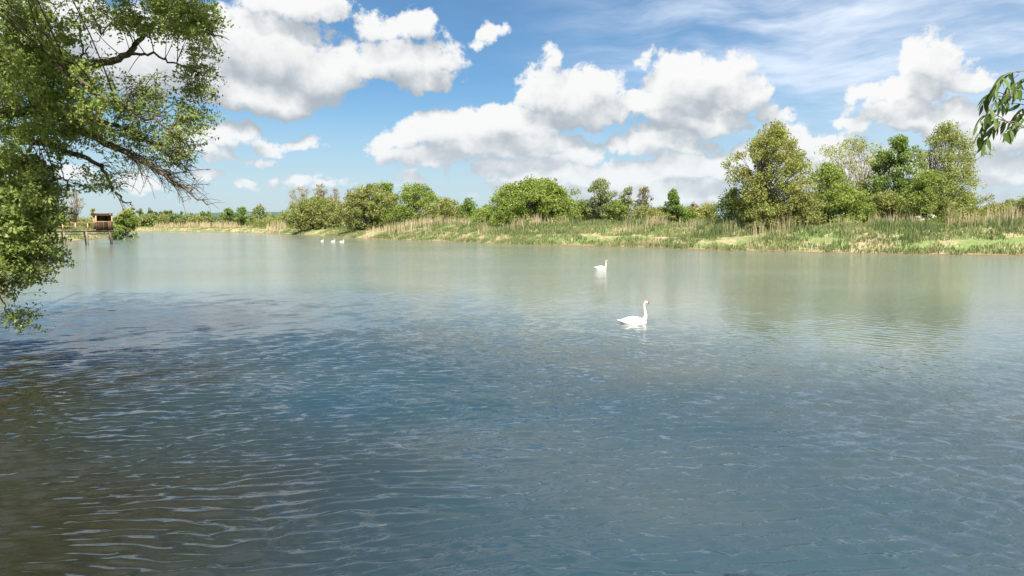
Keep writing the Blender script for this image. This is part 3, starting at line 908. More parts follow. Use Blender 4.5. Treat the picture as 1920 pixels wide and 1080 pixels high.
# white blossom on an elder
rg = np.random.default_rng(3)
el = empty('elder_blossom_bush', at(1741, 410, 89.5)); el.location.z = float(ground_z(np.array([el.location.x]), np.array([89.5]))[0])
tag(el, 'small elder bush with white blossom in front of the golden green willow', 'bush')
w_ = MB()
for k in range(9):
    e = np.array([rg.normal(0, .9), rg.normal(0, .5), rg.uniform(.5, 1.3)])
    w_.tube(bez(np.array([0, 0, -.1]), e * [.3, .3, .7], e, 5), np.linspace(.03, .01, 5), 4)
w_.build('stem', M['bark_dark'], el)
pts = np.stack([rg.normal(0, .9, 900), rg.normal(0, .5, 900), rg.uniform(.1, 1.2, 900)], -1)
v, qd = leaf_cards(pts, .2, rg=rg); mesh_np('foliage', v, qd, M['leaf_fresh'], el)
pts = []
for k in range(8):
    c = np.array([rg.normal(0, .8), -.5 + rg.normal(0, .2), rg.uniform(.75, 1.5)])
    pts.append(c + rg.normal(0, .12, (40, 3)) * [1.4, 1, .6])
v, qd = leaf_cards(np.concatenate(pts), .12, rg=rg); mesh_np('blossom', v, qd, M['blossom'], el)

# ------------------------------------------------------------------ grass and reeds on the banks
def blade_mat(name, stops, scale=0.25, trans=0.3):
    m, b, out = material(name)
    g = b.new('ShaderNodeNewGeometry')
    n = b.noise(g.outputs['Position'], scale, 4, 0.6)
    f = b.math('ADD', b.math('MULTIPLY', b.sstep(n, 0.32, 0.68), 0.7), b.math('MULTIPLY', g.outputs['Random Per Island'], 0.35), clamp=True)
    c = b.ramp(f, stops)
    p = principled(b, out, c, 0.6, 0.2, link_out=False)
    t = b.new('ShaderNodeBsdfTranslucent'); b.l.new(c, t.inputs[0])
    mx = b.new('ShaderNodeMixShader'); mx.inputs[0].default_value = trans
    b.l.new(p.outputs[0], mx.inputs[1]); b.l.new(t.outputs[0], mx.inputs[2]); b.l.new(mx.outputs[0], out.inputs[0])
    return m


M['grass'] = blade_mat('grass_blades', [(0, (0.10, 0.15, 0.048)), (0.4, (0.155, 0.20, 0.07)), (0.75, (0.23, 0.25, 0.105)), (1, (0.34, 0.30, 0.165))])
M['sedge'] = blade_mat('sedge_blades', [(0, (0.105, 0.155, 0.055)), (0.5, (0.165, 0.21, 0.078)), (1, (0.26, 0.275, 0.125))])
M['reed'] = blade_mat('reed_stalks', [(0, (0.30, 0.235, 0.125)), (0.5, (0.44, 0.36, 0.22)), (1, (0.56, 0.48, 0.32))], trans=0.2)
M['reed_green'] = blade_mat('reed_green_stalks', [(0, (0.20, 0.22, 0.08)), (0.5, (0.31, 0.32, 0.13)), (1, (0.46, 0.42, 0.22))], trans=0.25)


def blades(P, hgt, wid, lean, rg):
    """curved tapering blades rooted at P: two quads tapering to a point"""
    n = len(P)
    a = rg.random(n) * 2 * math.pi
    d = np.stack([np.cos(a), np.sin(a), np.zeros(n)], -1)
    s = np.stack([-np.sin(a), np.cos(a), np.zeros(n)], -1)
    # stalks present their width to any side
    b_ = rg.random(n) * 2 * math.pi
    s = np.stack([np.cos(b_), np.sin(b_), np.zeros(n)], -1)
    h = hgt[:, None]; w = wid[:, None] / 2; l = (lean * rg.uniform(0.2, 1.2, n))[:, None] * h
    up = np.array([0, 0, 1.0])
    m = P + up * h * 0.6 + d * l * 0.3
    t = P + up * h + d * l
    v = np.stack([P - s * w - up * 0.05, P + s * w - up * 0.05, m + s * w * 0.75, t, m - s * w * 0.75], 1).reshape(-1, 3)
    i = np.arange(n)[:, None] * 5
    return v, i + np.array([0, 1, 2, 4]), i + np.array([4, 2, 3])


def scatter(n, x0, x1, y0, y1, smin, smax, rg):
    x = rg.uniform(x0, x1, n); y = rg.uniform(y0, y1, n)
    s = shore_sd(x, y)
    k = (s > smin) & (s < smax)
    return x[k], y[k], s[k]


def grass_field(name, label, x, y, s, keep, per, h0, wid, mat, lean, rg, spread=0.22):
    x, y, s = x[keep], y[keep], s[keep]
    idx = np.repeat(np.arange(len(x)), per)
    jx = x[idx] + rg.normal(0, spread, len(idx)); jy = y[idx] + rg.normal(0, spread, len(idx))
    z = ground_z(jx, jy)
    tall = (0.55 + 0.9 * fbm(jx * 0.35, jy * 0.35, 61, 3)) * rg.uniform(0.55, 1.2, len(idx))
    ok = z > 0.02
    P = np.stack([jx, jy, z], -1)[ok]
    v, q_, t_ = blades(P, (h0 * tall)[ok], np.full(ok.sum(), wid) * rg.uniform(0.6, 1.3, ok.sum()), np.full(ok.sum(), lean), rg)
    o = mesh_np(name, v, [q_, t_], mat)
    tag(o, label, 'grass' if 'reed' not in name else 'reeds', kind='stuff')
    return o


rg = np.random.default_rng(19)
# right bank: two grassy tiers with a bare sandy ledge between them
x, y, s = scatter(360000, -72, 72, 64, 215, 0.05, 15, rg)
patch = fbm(x * 0.16, y * 0.16, 71, 4)
ledge = np.exp(-((s - 4.9) / 1.2) ** 2) * sst(0.40, 0.56, fbm(x * 0.12 + 9, y * 0.12, 73, 3))
keep = (patch + 0.12 * sst(4, 8, s) - 0.55 * ledge - 0.10 * sst(1.2, 0.2, s) > 0.385) & (rg.random(len(x)) < np.clip(1.6 - y / 190, 0.25, 1))
grass_field('bank_grass', 'short green grass covering the right bank', x, y, s, keep & (rg.random(len(x)) < 0.55), 4, 0.50, 0.075, M['grass'], 0.55, rg)
lush = (fbm(x * 0.13 + 3, y * 0.13, 83, 3) > 0.53) & (s > 4.0) & keep
grass_field('tall_sedge', 'taller blue green sedge growing in patches on the right bank', x, y, s, lush & (rg.random(len(x)) < 0.45), 4, 1.05, 0.075, M['sedge'], 0.35, rg)
# far bend and left bank
x, y, s = scatter(90000, -170, -20, 20, 300, 0.4, 9, rg)
k2 = (fbm(x * 0.1, y * 0.1, 91, 3) > 0.36) & ((x < -60) | (y < 130))
grass_field('bend_grass', 'green grass on the low banks of the bend and the left shore', x, y, s, k2 & (rg.random(len(x)) < 0.5), 3, 0.55, 0.12, M['grass'], 0.5, rg)
# near bank, under and beside the camera
x, y, s = scatter(60000, -24, 16, -5, 30, 0.3, 8, rg)
grass_field('near_grass', 'green grass on the near shore at the foot of the overhanging tree', x, y, s, (x < -5) & (rg.random(len(x)) < 0.2), 4, 0.5, 0.04, M['grass'], 0.5, rg)


def reed_bed(name, label, ranges, mat, rg, wid=0.06):
    """ranges: (x0px, x1px, distance, spread in depth, stalks, height)"""
    V = []; Q = []; T = []; n0 = 0
    for (a, b_, D, dep, n, h) in ranges:
        edge = rg.beta(1.6, 1.6, n)          # thins out towards both ends of the bed
        px = a - 0.08 * (b_ - a) + edge * 1.16 * (b_ - a); dd = D + rg.normal(0, dep * 0.7, n)
        # stalks gather in tufts
        cl = fbm(px * 0.07, dd * 0.25, 33, 3)
        ok = cl + rg.normal(0, 0.07, n) > 0.44
        px = px[ok]; dd = dd[ok]
        xx = (px - 960) / F * dd
        z = ground_z(xx, dd); g = z > 0.02
        P = np.stack([xx, dd, z], -1)[g]
        m = len(P)
        hh = h * rg.uniform(0.35, 1.12, m) * (0.7 + 0.6 * fbm(P[:, 0] * 0.5, P[:, 1] * 0.5, 7, 2))
        v, q_, t_ = blades(P, hh, np.full(m, wid) * (D / 90) * rg.uniform(0.6, 1.2, m), np.full(m, 0.16), rg)
        V.append(v); Q.append(q_ + n0); T.append(t_ + n0); n0 += len(v)
    o = mesh_np(name, np.concatenate(V), [np.concatenate(Q), np.concatenate(T)], mat)
    return tag(o, label, 'reeds', kind='stuff')


reed_bed('dry_reeds', 'dry tan reeds in front of the fresh green rounded tree', [(735, 945, 147, 8, 2200, 2.1), (690, 760, 152, 5, 500, 1.4), (960, 1012, 122, 3, 500, 2.2), (1010, 1085, 122, 3, 260, 2.0)], M['reed'], rg)
reed_bed('dry_reeds', 'scattered dry reeds along the middle of the right bank', [(1170, 1250, 106, 3, 480, 1.8), (1250, 1340, 99, 3, 320, 1.4), (890, 960, 124, 3, 300, 1.2)], M['reed'], rg, 0.05)
reed_bed('dry_reeds', 'dry tan reeds at the foot of the right wood', [(1390, 1505, 90, 3.0, 520, 2.1), (1555, 1625, 90, 2.5, 240, 1.7), (1630, 1720, 87, 3, 300, 1.9), (1770, 1800, 85, 2, 140, 2.4), (1340, 1400, 93, 2, 160, 1.3)], M['reed'], rg, 0.05)
reed_bed('tall_reeds', 'tall pale reeds at the right edge', [(1850, 1960, 86, 4, 560, 3.2), (1800, 1860, 84, 3, 260, 2.2), (1960, 2100, 84, 4, 600, 3.2)], M['reed'], rg, 0.05)
reed_bed('bend_reeds', 'band of tan reeds along the far bend', [(300, 440, 283, 6, 2600, 2.6), (430, 520, 262, 5, 500, 1.4), (505, 545, 229, 4, 900, 3.2)], M['reed'], rg, 0.05)
reed_bed('shore_reeds', 'yellowish green reeds along the left shore below the overhanging leaves', [(-40, 60, 52, 9, 2600, 2.3), (40, 128, 88, 9, 3000, 2.3), (-60, 20, 40, 4, 1200, 2.0)], M['reed_green'], rg, 0.06)

# ------------------------------------------------------------------ the fishing hut on stilts
def hut():
    D = 109.0
    wl = wood_mat('hut_pale_timber', (0.38, 0.24, 0.12), (0.56, 0.40, 0.22), 3)
    wd = wood_mat('hut_dark_planks', (0.030, 0.018, 0.012), (0.135, 0.082, 0.048), 4)
    wg = wood_mat('hut_grey_timber', (0.10, 0.085, 0.06), (0.26, 0.22, 0.16), 3)
    rf = wood_mat('hut_roof_boards', (0.16, 0.10, 0.065), (0.30, 0.20, 0.13), 3)
    k = D / F
    base = at(178, 432, D)
    zf = base[2]
    root = empty('fishing_hut', (base[0], D, 0))
    root.rotation_euler = (0, 0, R(42))
    tag(root, 'brown wooden fishing hut on stilts with a gangway, left bank', 'hut')
    W = 2.35; DP = 2.0; H = 2.75

    def part(name, mb, mat, parent=root):
        return mb.build(name, mat, parent)
    # deck under the cabin and gangway boards towards the bank (local x to the right)
    plat = MB(); plat.box((W / 2 - 3.6, 0.9, zf - 0.20), (W + 8.2, 0.16, 0.2)); plat.box((W / 2 - 3.6, -0.75, zf - 0.20), (W + 8.2, 0.16, 0.2))
    deck = part('gangway_beam', plat, wg)
    brd = bpy.data.meshes.new('plank')
    mb = MB(); mb.box((0, 0.07, 0), (0.17, 2.0, 0.05)); tmp = mb.build('plank', wg, deck)
    tmp.location = (W - 0.05, 0, zf - 0.072)
    bpy.data.meshes.remove(brd)
    for i in range(1, 52):
        o = tmp.copy(); COL.objects.link(o); o.parent = deck; o.location = (W - 0.05 - i * 0.195, 0, zf - 0.072 + 0.008 * math.sin(i * 2.7))
    low = MB(); low.box((W / 2 - 2.2, -0.6, zf - 0.55), (W + 4.6, 0.10, 0.16)); part('cross_beam', low, wg)
    # posts in the water
    for (x0, x1, y0, r) in ((W - 0.55, W - 0.02, -0.75, 0.14), (W - 0.25, W + 0.12, 0.9, 0.14), (-1.35, -1.20, -0.75, 0.15), (-1.3, -1.1, 0.9, 0.13), (-4.35, -4.25, -0.75, 0.15), (-4.3, -4.3, 0.9, 0.13)):
        pm = MB(); pm.tube([(x0, y0, zf - 0.1), ((x0 + x1) / 2, y0, zf * 0.45), (x1, y0, -1.9)], [r, r * 1.03, r * 1.1], 9); part('stilt', pm, wg)
    # railing
    for xr in (-1.1, -2.75, -4.4, -6.0):
        pm = MB(); pm.box((xr, -0.72, zf + 0.58), (0.16, 0.12, 1.12)); part('rail_post', pm, wl)
    pm = MB(); pm.box((-3.3, -0.72, zf + 1.18), (6.4, 0.14, 0.08)); part('hand_rail', pm, wl)
    pm = MB(); pm.box((-3.3, -0.72, zf + 0.66), (6.4, 0.05, 0.06)); part('mid_rail', pm, wl)
    # cabin: corner posts, plank walls, an opening all round above them, roof
    cf = -0.9; cb = cf + DP
    for (xx, yy) in ((0.06, cf + 0.06), (W - 0.06, cf + 0.06), (0.06, cb - 0.06), (W - 0.06, cb - 0.06)):
        pm = MB(); pm.box((xx, yy, zf + H / 2 - 0.03), (0.14, 0.14, H - 0.1)); part('corner_post', pm, wl)
    n = 10
    fr = MB(); fr.box((W / 2, cf - 0.015, zf + 1.40), (W + 0.12, 0.07, 0.09)); fpan = part('front_wall', fr, wl)
    for i in range(n):
        pm = MB(); pw = (W + 0.1) / n
        pm.box((-0.03 + pw * (i + 0.5), cf - 0.03 - 0.012 * (i % 2), zf + 0.68 + 0.02 * math.sin(i * 5.1)), (pw * 0.86, 0.03, 1.40)); part('plank', pm, wd, fpan)
    bk = MB(); bk.box((W / 2, cb + 0.015, zf + 1.40), (W, 0.06, 0.09)); bpan = part('back_wall', bk, wl)
    for i in range(n):
        pm = MB(); pw = W / n
        pm.box((pw * (i + 0.5), cb + 0.05, zf + 1.33), (pw * 0.97, 0.03, 2.6)); part('plank', pm, wd, bpan)
    rs = MB(); rs.box((W + 0.02, (cf + cb) / 2, zf + 1.36), (0.05, DP - 0.3, 0.09)); rpan = part('right_wall', rs, wl)
    for i in range(10):
        pm = MB(); pw = (DP - 0.05) / 10
        pm.box((W + 0.045, cf + 0.03 + pw * (i + 0.5), zf + 1.25), (0.03, pw * 0.95, 2.45)); part('plank', pm, wd, rpan)
    # left wall: frame with a doorway and a small opening
    for (yy, zz, sy, sz) in (((cf + cb) / 2, 1.30, DP - 0.28, 0.16), ((cf + cb) / 2, 0.08, DP - 0.28, 0.12), (cf + 1.0, 1.3, 0.10, 2.3)):
        pm = MB(); pm.box((0.04, yy, zf + zz), (0.07, sy, sz)); part('door_frame', pm, wl)
    for i in range(5):
        pm = MB(); pm.box((0.02, cf + 1.15 + i * 0.155, zf + 0.66), (0.03, 0.145, 1.08)); part('plank', pm, wd)
    lint = MB(); lint.box((W / 2, cf - 0.015, zf + 2.44), (W + 0.12, 0.08, 0.16)); part('lintel', lint, wl)
    lint = MB(); lint.box((0.0, (cf + cb) / 2, zf + 2.42), (0.08, DP - 0.25, 0.14)); part('lintel', lint, wl)
    roof = MB(); roof.box((W / 2, (cf + cb) / 2, zf + H - 0.05), (W + 0.35, DP + 0.4, 0.07), [[1, 0, 0], [0, 1, 0.0], [0, 0.0, 1]]); rfo = part('roof', roof, rf)
    for i in range(9):
        pm = MB(); pm.box((W / 2 + 0.01 * (i % 3), cf - 0.16 + (DP + 0.36) / 9 * (i + 0.5), zf + H - 0.002 + 0.006 * (i % 2)), (W + 0.42, (DP + 0.36) / 9 * 0.94, 0.025)); part('roof_board', pm, rf, rfo)
    # net pole slanting up to the right
    a = np.array([W + 0.25, -0.6, zf + 1.95]); e = np.array([W + 3.2, -0.9, zf + 4.15])
    pm = MB(); pm.tube([a + (a - e) * 0.15, e], [0.055, 0.04], 7); part('net_pole', pm, wl)
    # brace under the last bay
    pm = MB(); pm.tube([(W - 1.2, -0.72, zf - 0.3), (W - 0.1, -0.72, 0.2)], [0.07, 0.07], 6); part('brace', pm, wg)


hut()

# ------------------------------------------------------------------ swans
def swan_mesh(curve):
    """one continuous bird: body, neck and head grown together, facing +X; z = 0 is the water"""
    def loft(sp, rw, rh, n=14):
        sp = np.asarray(sp, float); m = len(sp)
        tan = np.gradient(sp, axis=0); tan /= np.linalg.norm(tan, axis=1)[:, None]
        sd = np.array([0, 1.0, 0]); up = np.cross(tan, sd); up /= np.linalg.norm(up, axis=1)[:, None]
        a = np.arange(n) * 2 * math.pi / n
        v = sp[:, None] + np.cos(a)[None, :, None] * np.asarray(rw)[:, None, None] * sd + np.sin(a)[None, :, None] * np.asarray(rh)[:, None, None] * up[:, None]
        v = np.concatenate([v.reshape(-1, 3), sp[:1], sp[-1:]])
        q = []; t = []
        for i in range(m - 1):
            for j in range(n):
                q.append([i * n + j, i * n + (j + 1) % n, (i + 1) * n + (j + 1) % n, (i + 1) * n + j])
        for j in range(n):
            t.append([m * n, (j + 1) % n, j]); t.append([m * n + 1, (m - 1) * n + j, (m - 1) * n + (j + 1) % n])
        return v, np.array(q), np.array(t)
    mb = MB()
    # body from the raised tail to the breast
    bx = [-0.60, -0.53, -0.44, -0.32, -0.18, -0.03, 0.12, 0.25, 0.34, 0.40, 0.43]
    bz = [0.165, 0.145, 0.115, 0.085, 0.065, 0.05, 0.045, 0.05, 0.06, 0.07, 0.08]
    bw = [0.018, 0.055, 0.105, 0.165, 0.205, 0.215, 0.20, 0.17, 0.13, 0.085, 0.03]
    bh = [0.012, 0.03, 0.065, 0.115, 0.155, 0.165, 0.155, 0.135, 0.115, 0.085, 0.03]
    mb.add(*loft(np.stack([bx, np.zeros(11), bz], -1), bw, bh, 18))
    # neck: rises from the breast in a slim S
    nk = np.array(curve['neck'])
    t = np.linspace(0, 1, len(nk)); tt = np.linspace(0, 1, 22)
    nk = np.stack([np.interp(tt, t, nk[:, 0]), np.zeros(22), np.interp(tt, t, nk[:, 1])], -1)
    for _ in range(3): nk[1:-1] = (nk[:-2] + 2 * nk[1:-1] + nk[2:]) / 4
    rr = np.interp(tt, [0, .12, .3, .6, .9, 1], [.115, .085, .058, .042, .038, .036])
    mb.add(*loft(nk, rr, rr, 12))
    hx, hz = curve['neck'][-1]
    th = np.radians(curve['tilt'])
    ax = np.array([math.cos(th), 0, math.sin(th)])
    h0 = np.array([hx, 0, hz])
    hs = np.stack([h0 + ax * d for d in (-0.055, -0.035, 0.0, 0.04, 0.075, 0.10)])
    mb.add(*loft(hs, [.018, .036, .045, .041, .030, .018], [.018, .038, .048, .042, .030, .018], 12))
    o = mb.build('body', None)
    md = o.modifiers.new('remesh', 'REMESH'); md.mode = 'VOXEL'; md.voxel_size = 0.014
    sm = o.modifiers.new('smooth', 'SMOOTH'); sm.iterations = 4; sm.factor = 0.5
    dg = bpy.context.evaluated_depsgraph_get()
    me = bpy.data.meshes.new_from_object(o.evaluated_get(dg))
    bpy.data.objects.remove(o)
    for p in me.polygons: p.use_smooth = True
    return me, h0, ax


def feather_mat():
    m, b, out = material('swan_feathers')
    tc = b.new('ShaderNodeTexCoord').outputs['Object']
    n = b.noise(b.vec('MULTIPLY', tc, (10, 30, 30)), 2.0, 4, 0.6)
    c = b.mix(n, (0.56, 0.53, 0.47), (0.68, 0.67, 0.64))
    sep = b.new('ShaderNodeSeparateXYZ'); b.l.new(tc, sep.inputs[0])
    # head and neck are stained a warm cream
    c = b.mix(b.sstep(sep.outputs[2], 0.28, 0.75, 0.0, 0.75), c, (0.60, 0.49, 0.33))
    bp = b.new('ShaderNodeBump'); bp.inputs['Strength'].default_value = 0.3; bp.inputs['Distance'].default_value = 0.01
    b.l.new(n, bp.inputs['Height'])
    principled(b, out, c, 0.75, 0.2, bp.outputs[0])
    return m


def flat_mat(name, c, rough=0.6):
    m, b, out = material(name)
    n = b.noise(pos(b), 40, 3, 0.5)
    principled(b, out, b.mix(n, tuple(v * 0.85 for v in c), c), rough, 0.3)
    return m


M['feather'] = feather_mat()
M['bill'] = flat_mat('swan_bill', (0.62, 0.15, 0.03), 0.45)
M['mask'] = flat_mat('swan_mask', (0.012, 0.012, 0.012), 0.5)

WING = None


def wing_mesh(side):
    mb = MB()
    rows = 3
    V = []; n = 12; m = 9
    for i in range(m):
        t = i / (m - 1)
        xx = 0.26 - t * 0.80
        wdt = 0.16 * math.sin(math.pi * min(1, 0.15 + t * 0.85)) ** 0.6 * (1 - 0.55 * t) + 0.012
        zc = 0.155 + 0.055 * math.sin(math.pi * min(1, t * 1.1)) - 0.03 * t + 0.045 * (t > 0.75) * (t - 0.75)
        yc = side * (0.105 - 0.065 * t)
        for j in range(n):
            a = 2 * math.pi * j / n
            V.append((xx, yc + side * math.cos(a) * wdt * 0.55, zc + math.sin(a) * wdt * 0.52))
    q = []
    for i in range(m - 1):
        for j in range(n):
            q.append([i * n + j, i * n + (j + 1) % n, (i + 1) * n + (j + 1) % n, (i + 1) * n + j])
    V += [(0.27, side * 0.105, 0.155), (-0.56, side * 0.04, 0.155)]
    t = []
    for j in range(n):
        t.append([m * n, (j + 1) % n, j]); t.append([m * n + 1, (m - 1) * n + j, (m - 1) * n + (j + 1) % n])
    mb.add(V, q, t)
    o = mb.build('wing', M['feather'], smooth=True)
    me = o.data; bpy.data.objects.remove(o)
    return me


WINGS = (wing_mesh(1), wing_mesh(-1))


def swan(label, px, py, D, rz, scale, curve, group=None):
    p = on_water(px, py)
    root = empty('swan', (p[0], p[1], -0.035))
    root.rotation_euler = (0, 0, R(rz)); root.scale = (scale,) * 3
    tag(root, label, 'swan', group)
    me, h0, ax = swan_mesh(curve)
    me.materials.append(M['feather'])
    link(bpy.data.objects.new('body', me), root)
    for w_ in WINGS: link(bpy.data.objects.new('wing', w_), root)
    up = np.array([-ax[2], 0, ax[0]])
    # bill: deep at the base, flattened and rounded at the tip
    dn = math.radians(-24); bdir = ax * math.cos(dn) + up * math.sin(dn)
    b0 = h0 + ax * 0.075 - up * 0.006
    mb = MB(); pts = np.stack([b0 + bdir * d for d in (0, .03, .06, .09, .108, .115)])
    mb.tube(pts, [.021, .019, .016, .015, .012, .004], 10); mb.build('bill', M['bill'], root, True)
    mb = MB(); mb.tube(np.stack([h0 + ax * d + up * (0.010 - d * 0.05) for d in (.052, .07, .092, .108)]), [.018, .031, .030, .016], 10)
    mb.build('face_mask', M['mask'], root, True)
    mb = MB(); kb = h0 + ax * .088 + up * .026
    mb.tube(np.stack([kb - up * .01, kb, kb + up * .008, kb + up * .014]), [.012, .017, .013, .003], 8); mb.build('bill_knob', M['mask'], root, True)
    for sgn in (1, -1):
        e = h0 + ax * .045 + up * .014 + np.array([0, sgn * .038, 0])
        mb = MB(); mb.tube(np.stack([e - [0, sgn * .006, 0], e, e + [0, sgn * .004, 0]]), [.005, .008, .003], 8); mb.build('eye', M['mask'], root, True)
    return root


UP = dict(neck=[(0.26, 0.08), (0.37, 0.16), (0.405, 0.28), (0.375, 0.42), (0.345, 0.55), (0.335, 0.66), (0.36, 0.735), (0.40, 0.755)], tilt=-8)
UP2 = dict(neck=[(0.26, 0.08), (0.38, 0.16), (0.41, 0.28), (0.40, 0.42), (0.385, 0.54), (0.385, 0.63), (0.41, 0.68), (0.44, 0.69)], tilt=-10)
swan('large white swan with orange bill swimming nearest the viewer', 1189, 606, 0, 4, 0.99, UP)
swan('white swan swimming alone farther off, near the reflection of the bank', 1127, 503.5, 0, -6, 0.90, UP2)
G_S = 'three distant swans by the far bank'
swan('leftmost of the three distant swans', 604, 452.6, 0, 60, 0.72, UP2, G_S)
swan('middle one of the three distant swans', 624.5, 453.2, 0, 20, 0.78, UP, G_S)
swan('rightmost of the three distant swans', 641, 453.6, 0, 8, 0.84, UP2, G_S)

# ------------------------------------------------------------------ the tree that overhangs the left of the view
def overhanging_tree():
    rg = np.random.default_rng(2024)
    tx, ty = -19.6, 20.0
    gz = float(ground_z(np.array([tx]), np.array([ty]))[0])
    root = empty('overhanging_tree', (tx, ty, gz))
    tag(root, 'big green leafed tree overhanging the water at the left edge', 'tree')
    O = np.array([tx, ty, gz])
    wood = MB()
    nodes = []      # points twigs may start from, with limb radius

    def limb(pts, r0, r1, ns=7, sub=5):
        pts = np.array(pts, float)
        t = np.linspace(0, 1, len(pts)); tt = np.linspace(0, 1, (len(pts) - 1) * sub + 1)
        P = np.stack([np.interp(tt, t, pts[:, k]) for k in range(3)], -1)
        for _ in range(4): P[1:-1] = (P[:-2] + 2 * P[1:-1] + P[2:]) / 4
        P[1:-1] += rg.normal(0, 0.035, P[1:-1].shape)
        rad = r0 + (r1 - r0) * tt ** 0.8
        wood.tube(P - O, rad, ns)
        for p, r in zip(P, rad): nodes.append((*p, r))
        return P

    T0 = np.array([tx, ty, gz - 0.4]); T1 = np.array([tx + 0.7, ty - 0.3, gz + 3.2]); T2 = np.array([tx + 1.5, ty - 0.2, gz + 6.5]); T3 = np.array([tx + 2.6, ty - 0.4, gz + 10]); T4 = np.array([tx + 4.2, ty - 0.6, gz + 14])
    limb([T0, T1, T2, T3, T4], 0.55, 0.12, 12)
    a = lambda x, y, D: at(x, y, D)
    limb([T1, a(-170, 250, 19.8), a(20, 205, 19.6), a(105, 212, 19.3), a(165, 250, 19.0), a(240, 286, 18.7), a(305, 325, 18.5), a(345, 358, 18.4), a(388, 384, 18.3)], 0.24, 0.012)
    limb([a(40, 255, 19.6), a(100, 272, 19.4), a(150, 290, 19.2), a(190, 310, 19.0), a(205, 345, 18.9), a(226, 376, 18.8), a(250, 386, 18.7)], 0.11, 0.012)
    limb([T2, a(-60, 140, 20), a(90, 132, 20), a(190, 118, 20), a(232, 108, 20), a(262, 74, 20), a(290, 34, 20), a(300, 0, 20)], 0.2, 0.03)
    limb([a(238, 102, 20), a(270, 100, 19.8), a(310, 112, 19.6), a(345, 122, 19.4), a(372, 136, 19.3)], 0.05, 0.012)
    limb([a(60, 160, 20), a(140, 128, 20.3), a(155, 105, 20.3), a(150, 70, 20.3), a(148, 30, 20.3)], 0.06, 0.015)
    limb([a(155, 100, 20.3), a(172, 82, 20.3), a(190, 66, 20.3)], 0.025, 0.01)
    limb([T3, a(-60, -130, 19), a(120, -90, 19), a(250, -45, 19), a(340, -5, 18.8), a(385, 40, 18.7), a(397, 66, 18.6)], 0.2, 0.014)
    limb([a(250, -45, 19), a(330, -60, 18.6), a(420, -50, 18.2), a(470, -20, 18)], 0.06, 0.012)
    limb([T2, a(-40, 90, 18), a(80, 105, 18), a(150, 155, 18), a(220, 195, 18), a(290, 228, 18), a(335, 252, 18)], 0.17, 0.014)
    limb([a(105, 212, 19.3), a(190, 226, 19), a(260, 250, 18.8), a(310, 285, 18.6), a(340, 318, 18.5)], 0.09, 0.012)
    limb([T1, a(-120, 330, 19), a(-30, 345, 18.7), a(40, 375, 18.4), a(85, 420, 18.2), a(112, 470, 18)], 0.15, 0.014)
    limb([a(-40, 350, 18.7), a(30, 335, 18.5), a(80, 345, 18.3), a(110, 330, 18.2), a(132, 348, 18.1)], 0.05, 0.02)
    limb([T1, a(-150, 450, 18.4), a(-60, 468, 18.2), a(20, 480, 18), a(60, 478, 18)], 0.10, 0.014)
    limb([a(-60, 468, 18.2), a(-25, 520, 18), a(5, 560, 17.9), a(14, 580, 17.8)], 0.04, 0.010)
    limb([T1, a(-130, 500, 20), a(-60, 520, 19.5), a(10, 505, 19), a(80, 500, 18.6)], 0.08, 0.012)
    limb([T4, a(60, -420, 19), a(220, -400, 18.5), a(360, -330, 18), a(450, -250, 17.6)], 0.12, 0.015)
    limb([T4, a(-150, -500, 20), a(-60, -620, 20), a(80, -700, 20)], 0.11, 0.015)
    limb([T3, a(-330, -300, 20), a(-480, -330, 20), a(-640, -260, 20)], 0.16, 0.02)
    limb([T2, np.array([tx - 3, ty - 1, gz + 8]), np.array([tx - 6, ty - 2, gz + 9])], 0.2, 0.03)
    limb([T3, np.array([tx + 0.5, ty + 4, gz + 12]), np.array([tx - 0.5, ty + 7, gz + 13])], 0.16, 0.03)
    limb([T2, np.array([tx + 2, ty - 4, gz + 9]), np.array([tx + 4, ty - 7, gz + 11]), np.array([tx + 5.5, ty - 9, gz + 12])], 0.18, 0.03)
    ND = np.array(nodes)
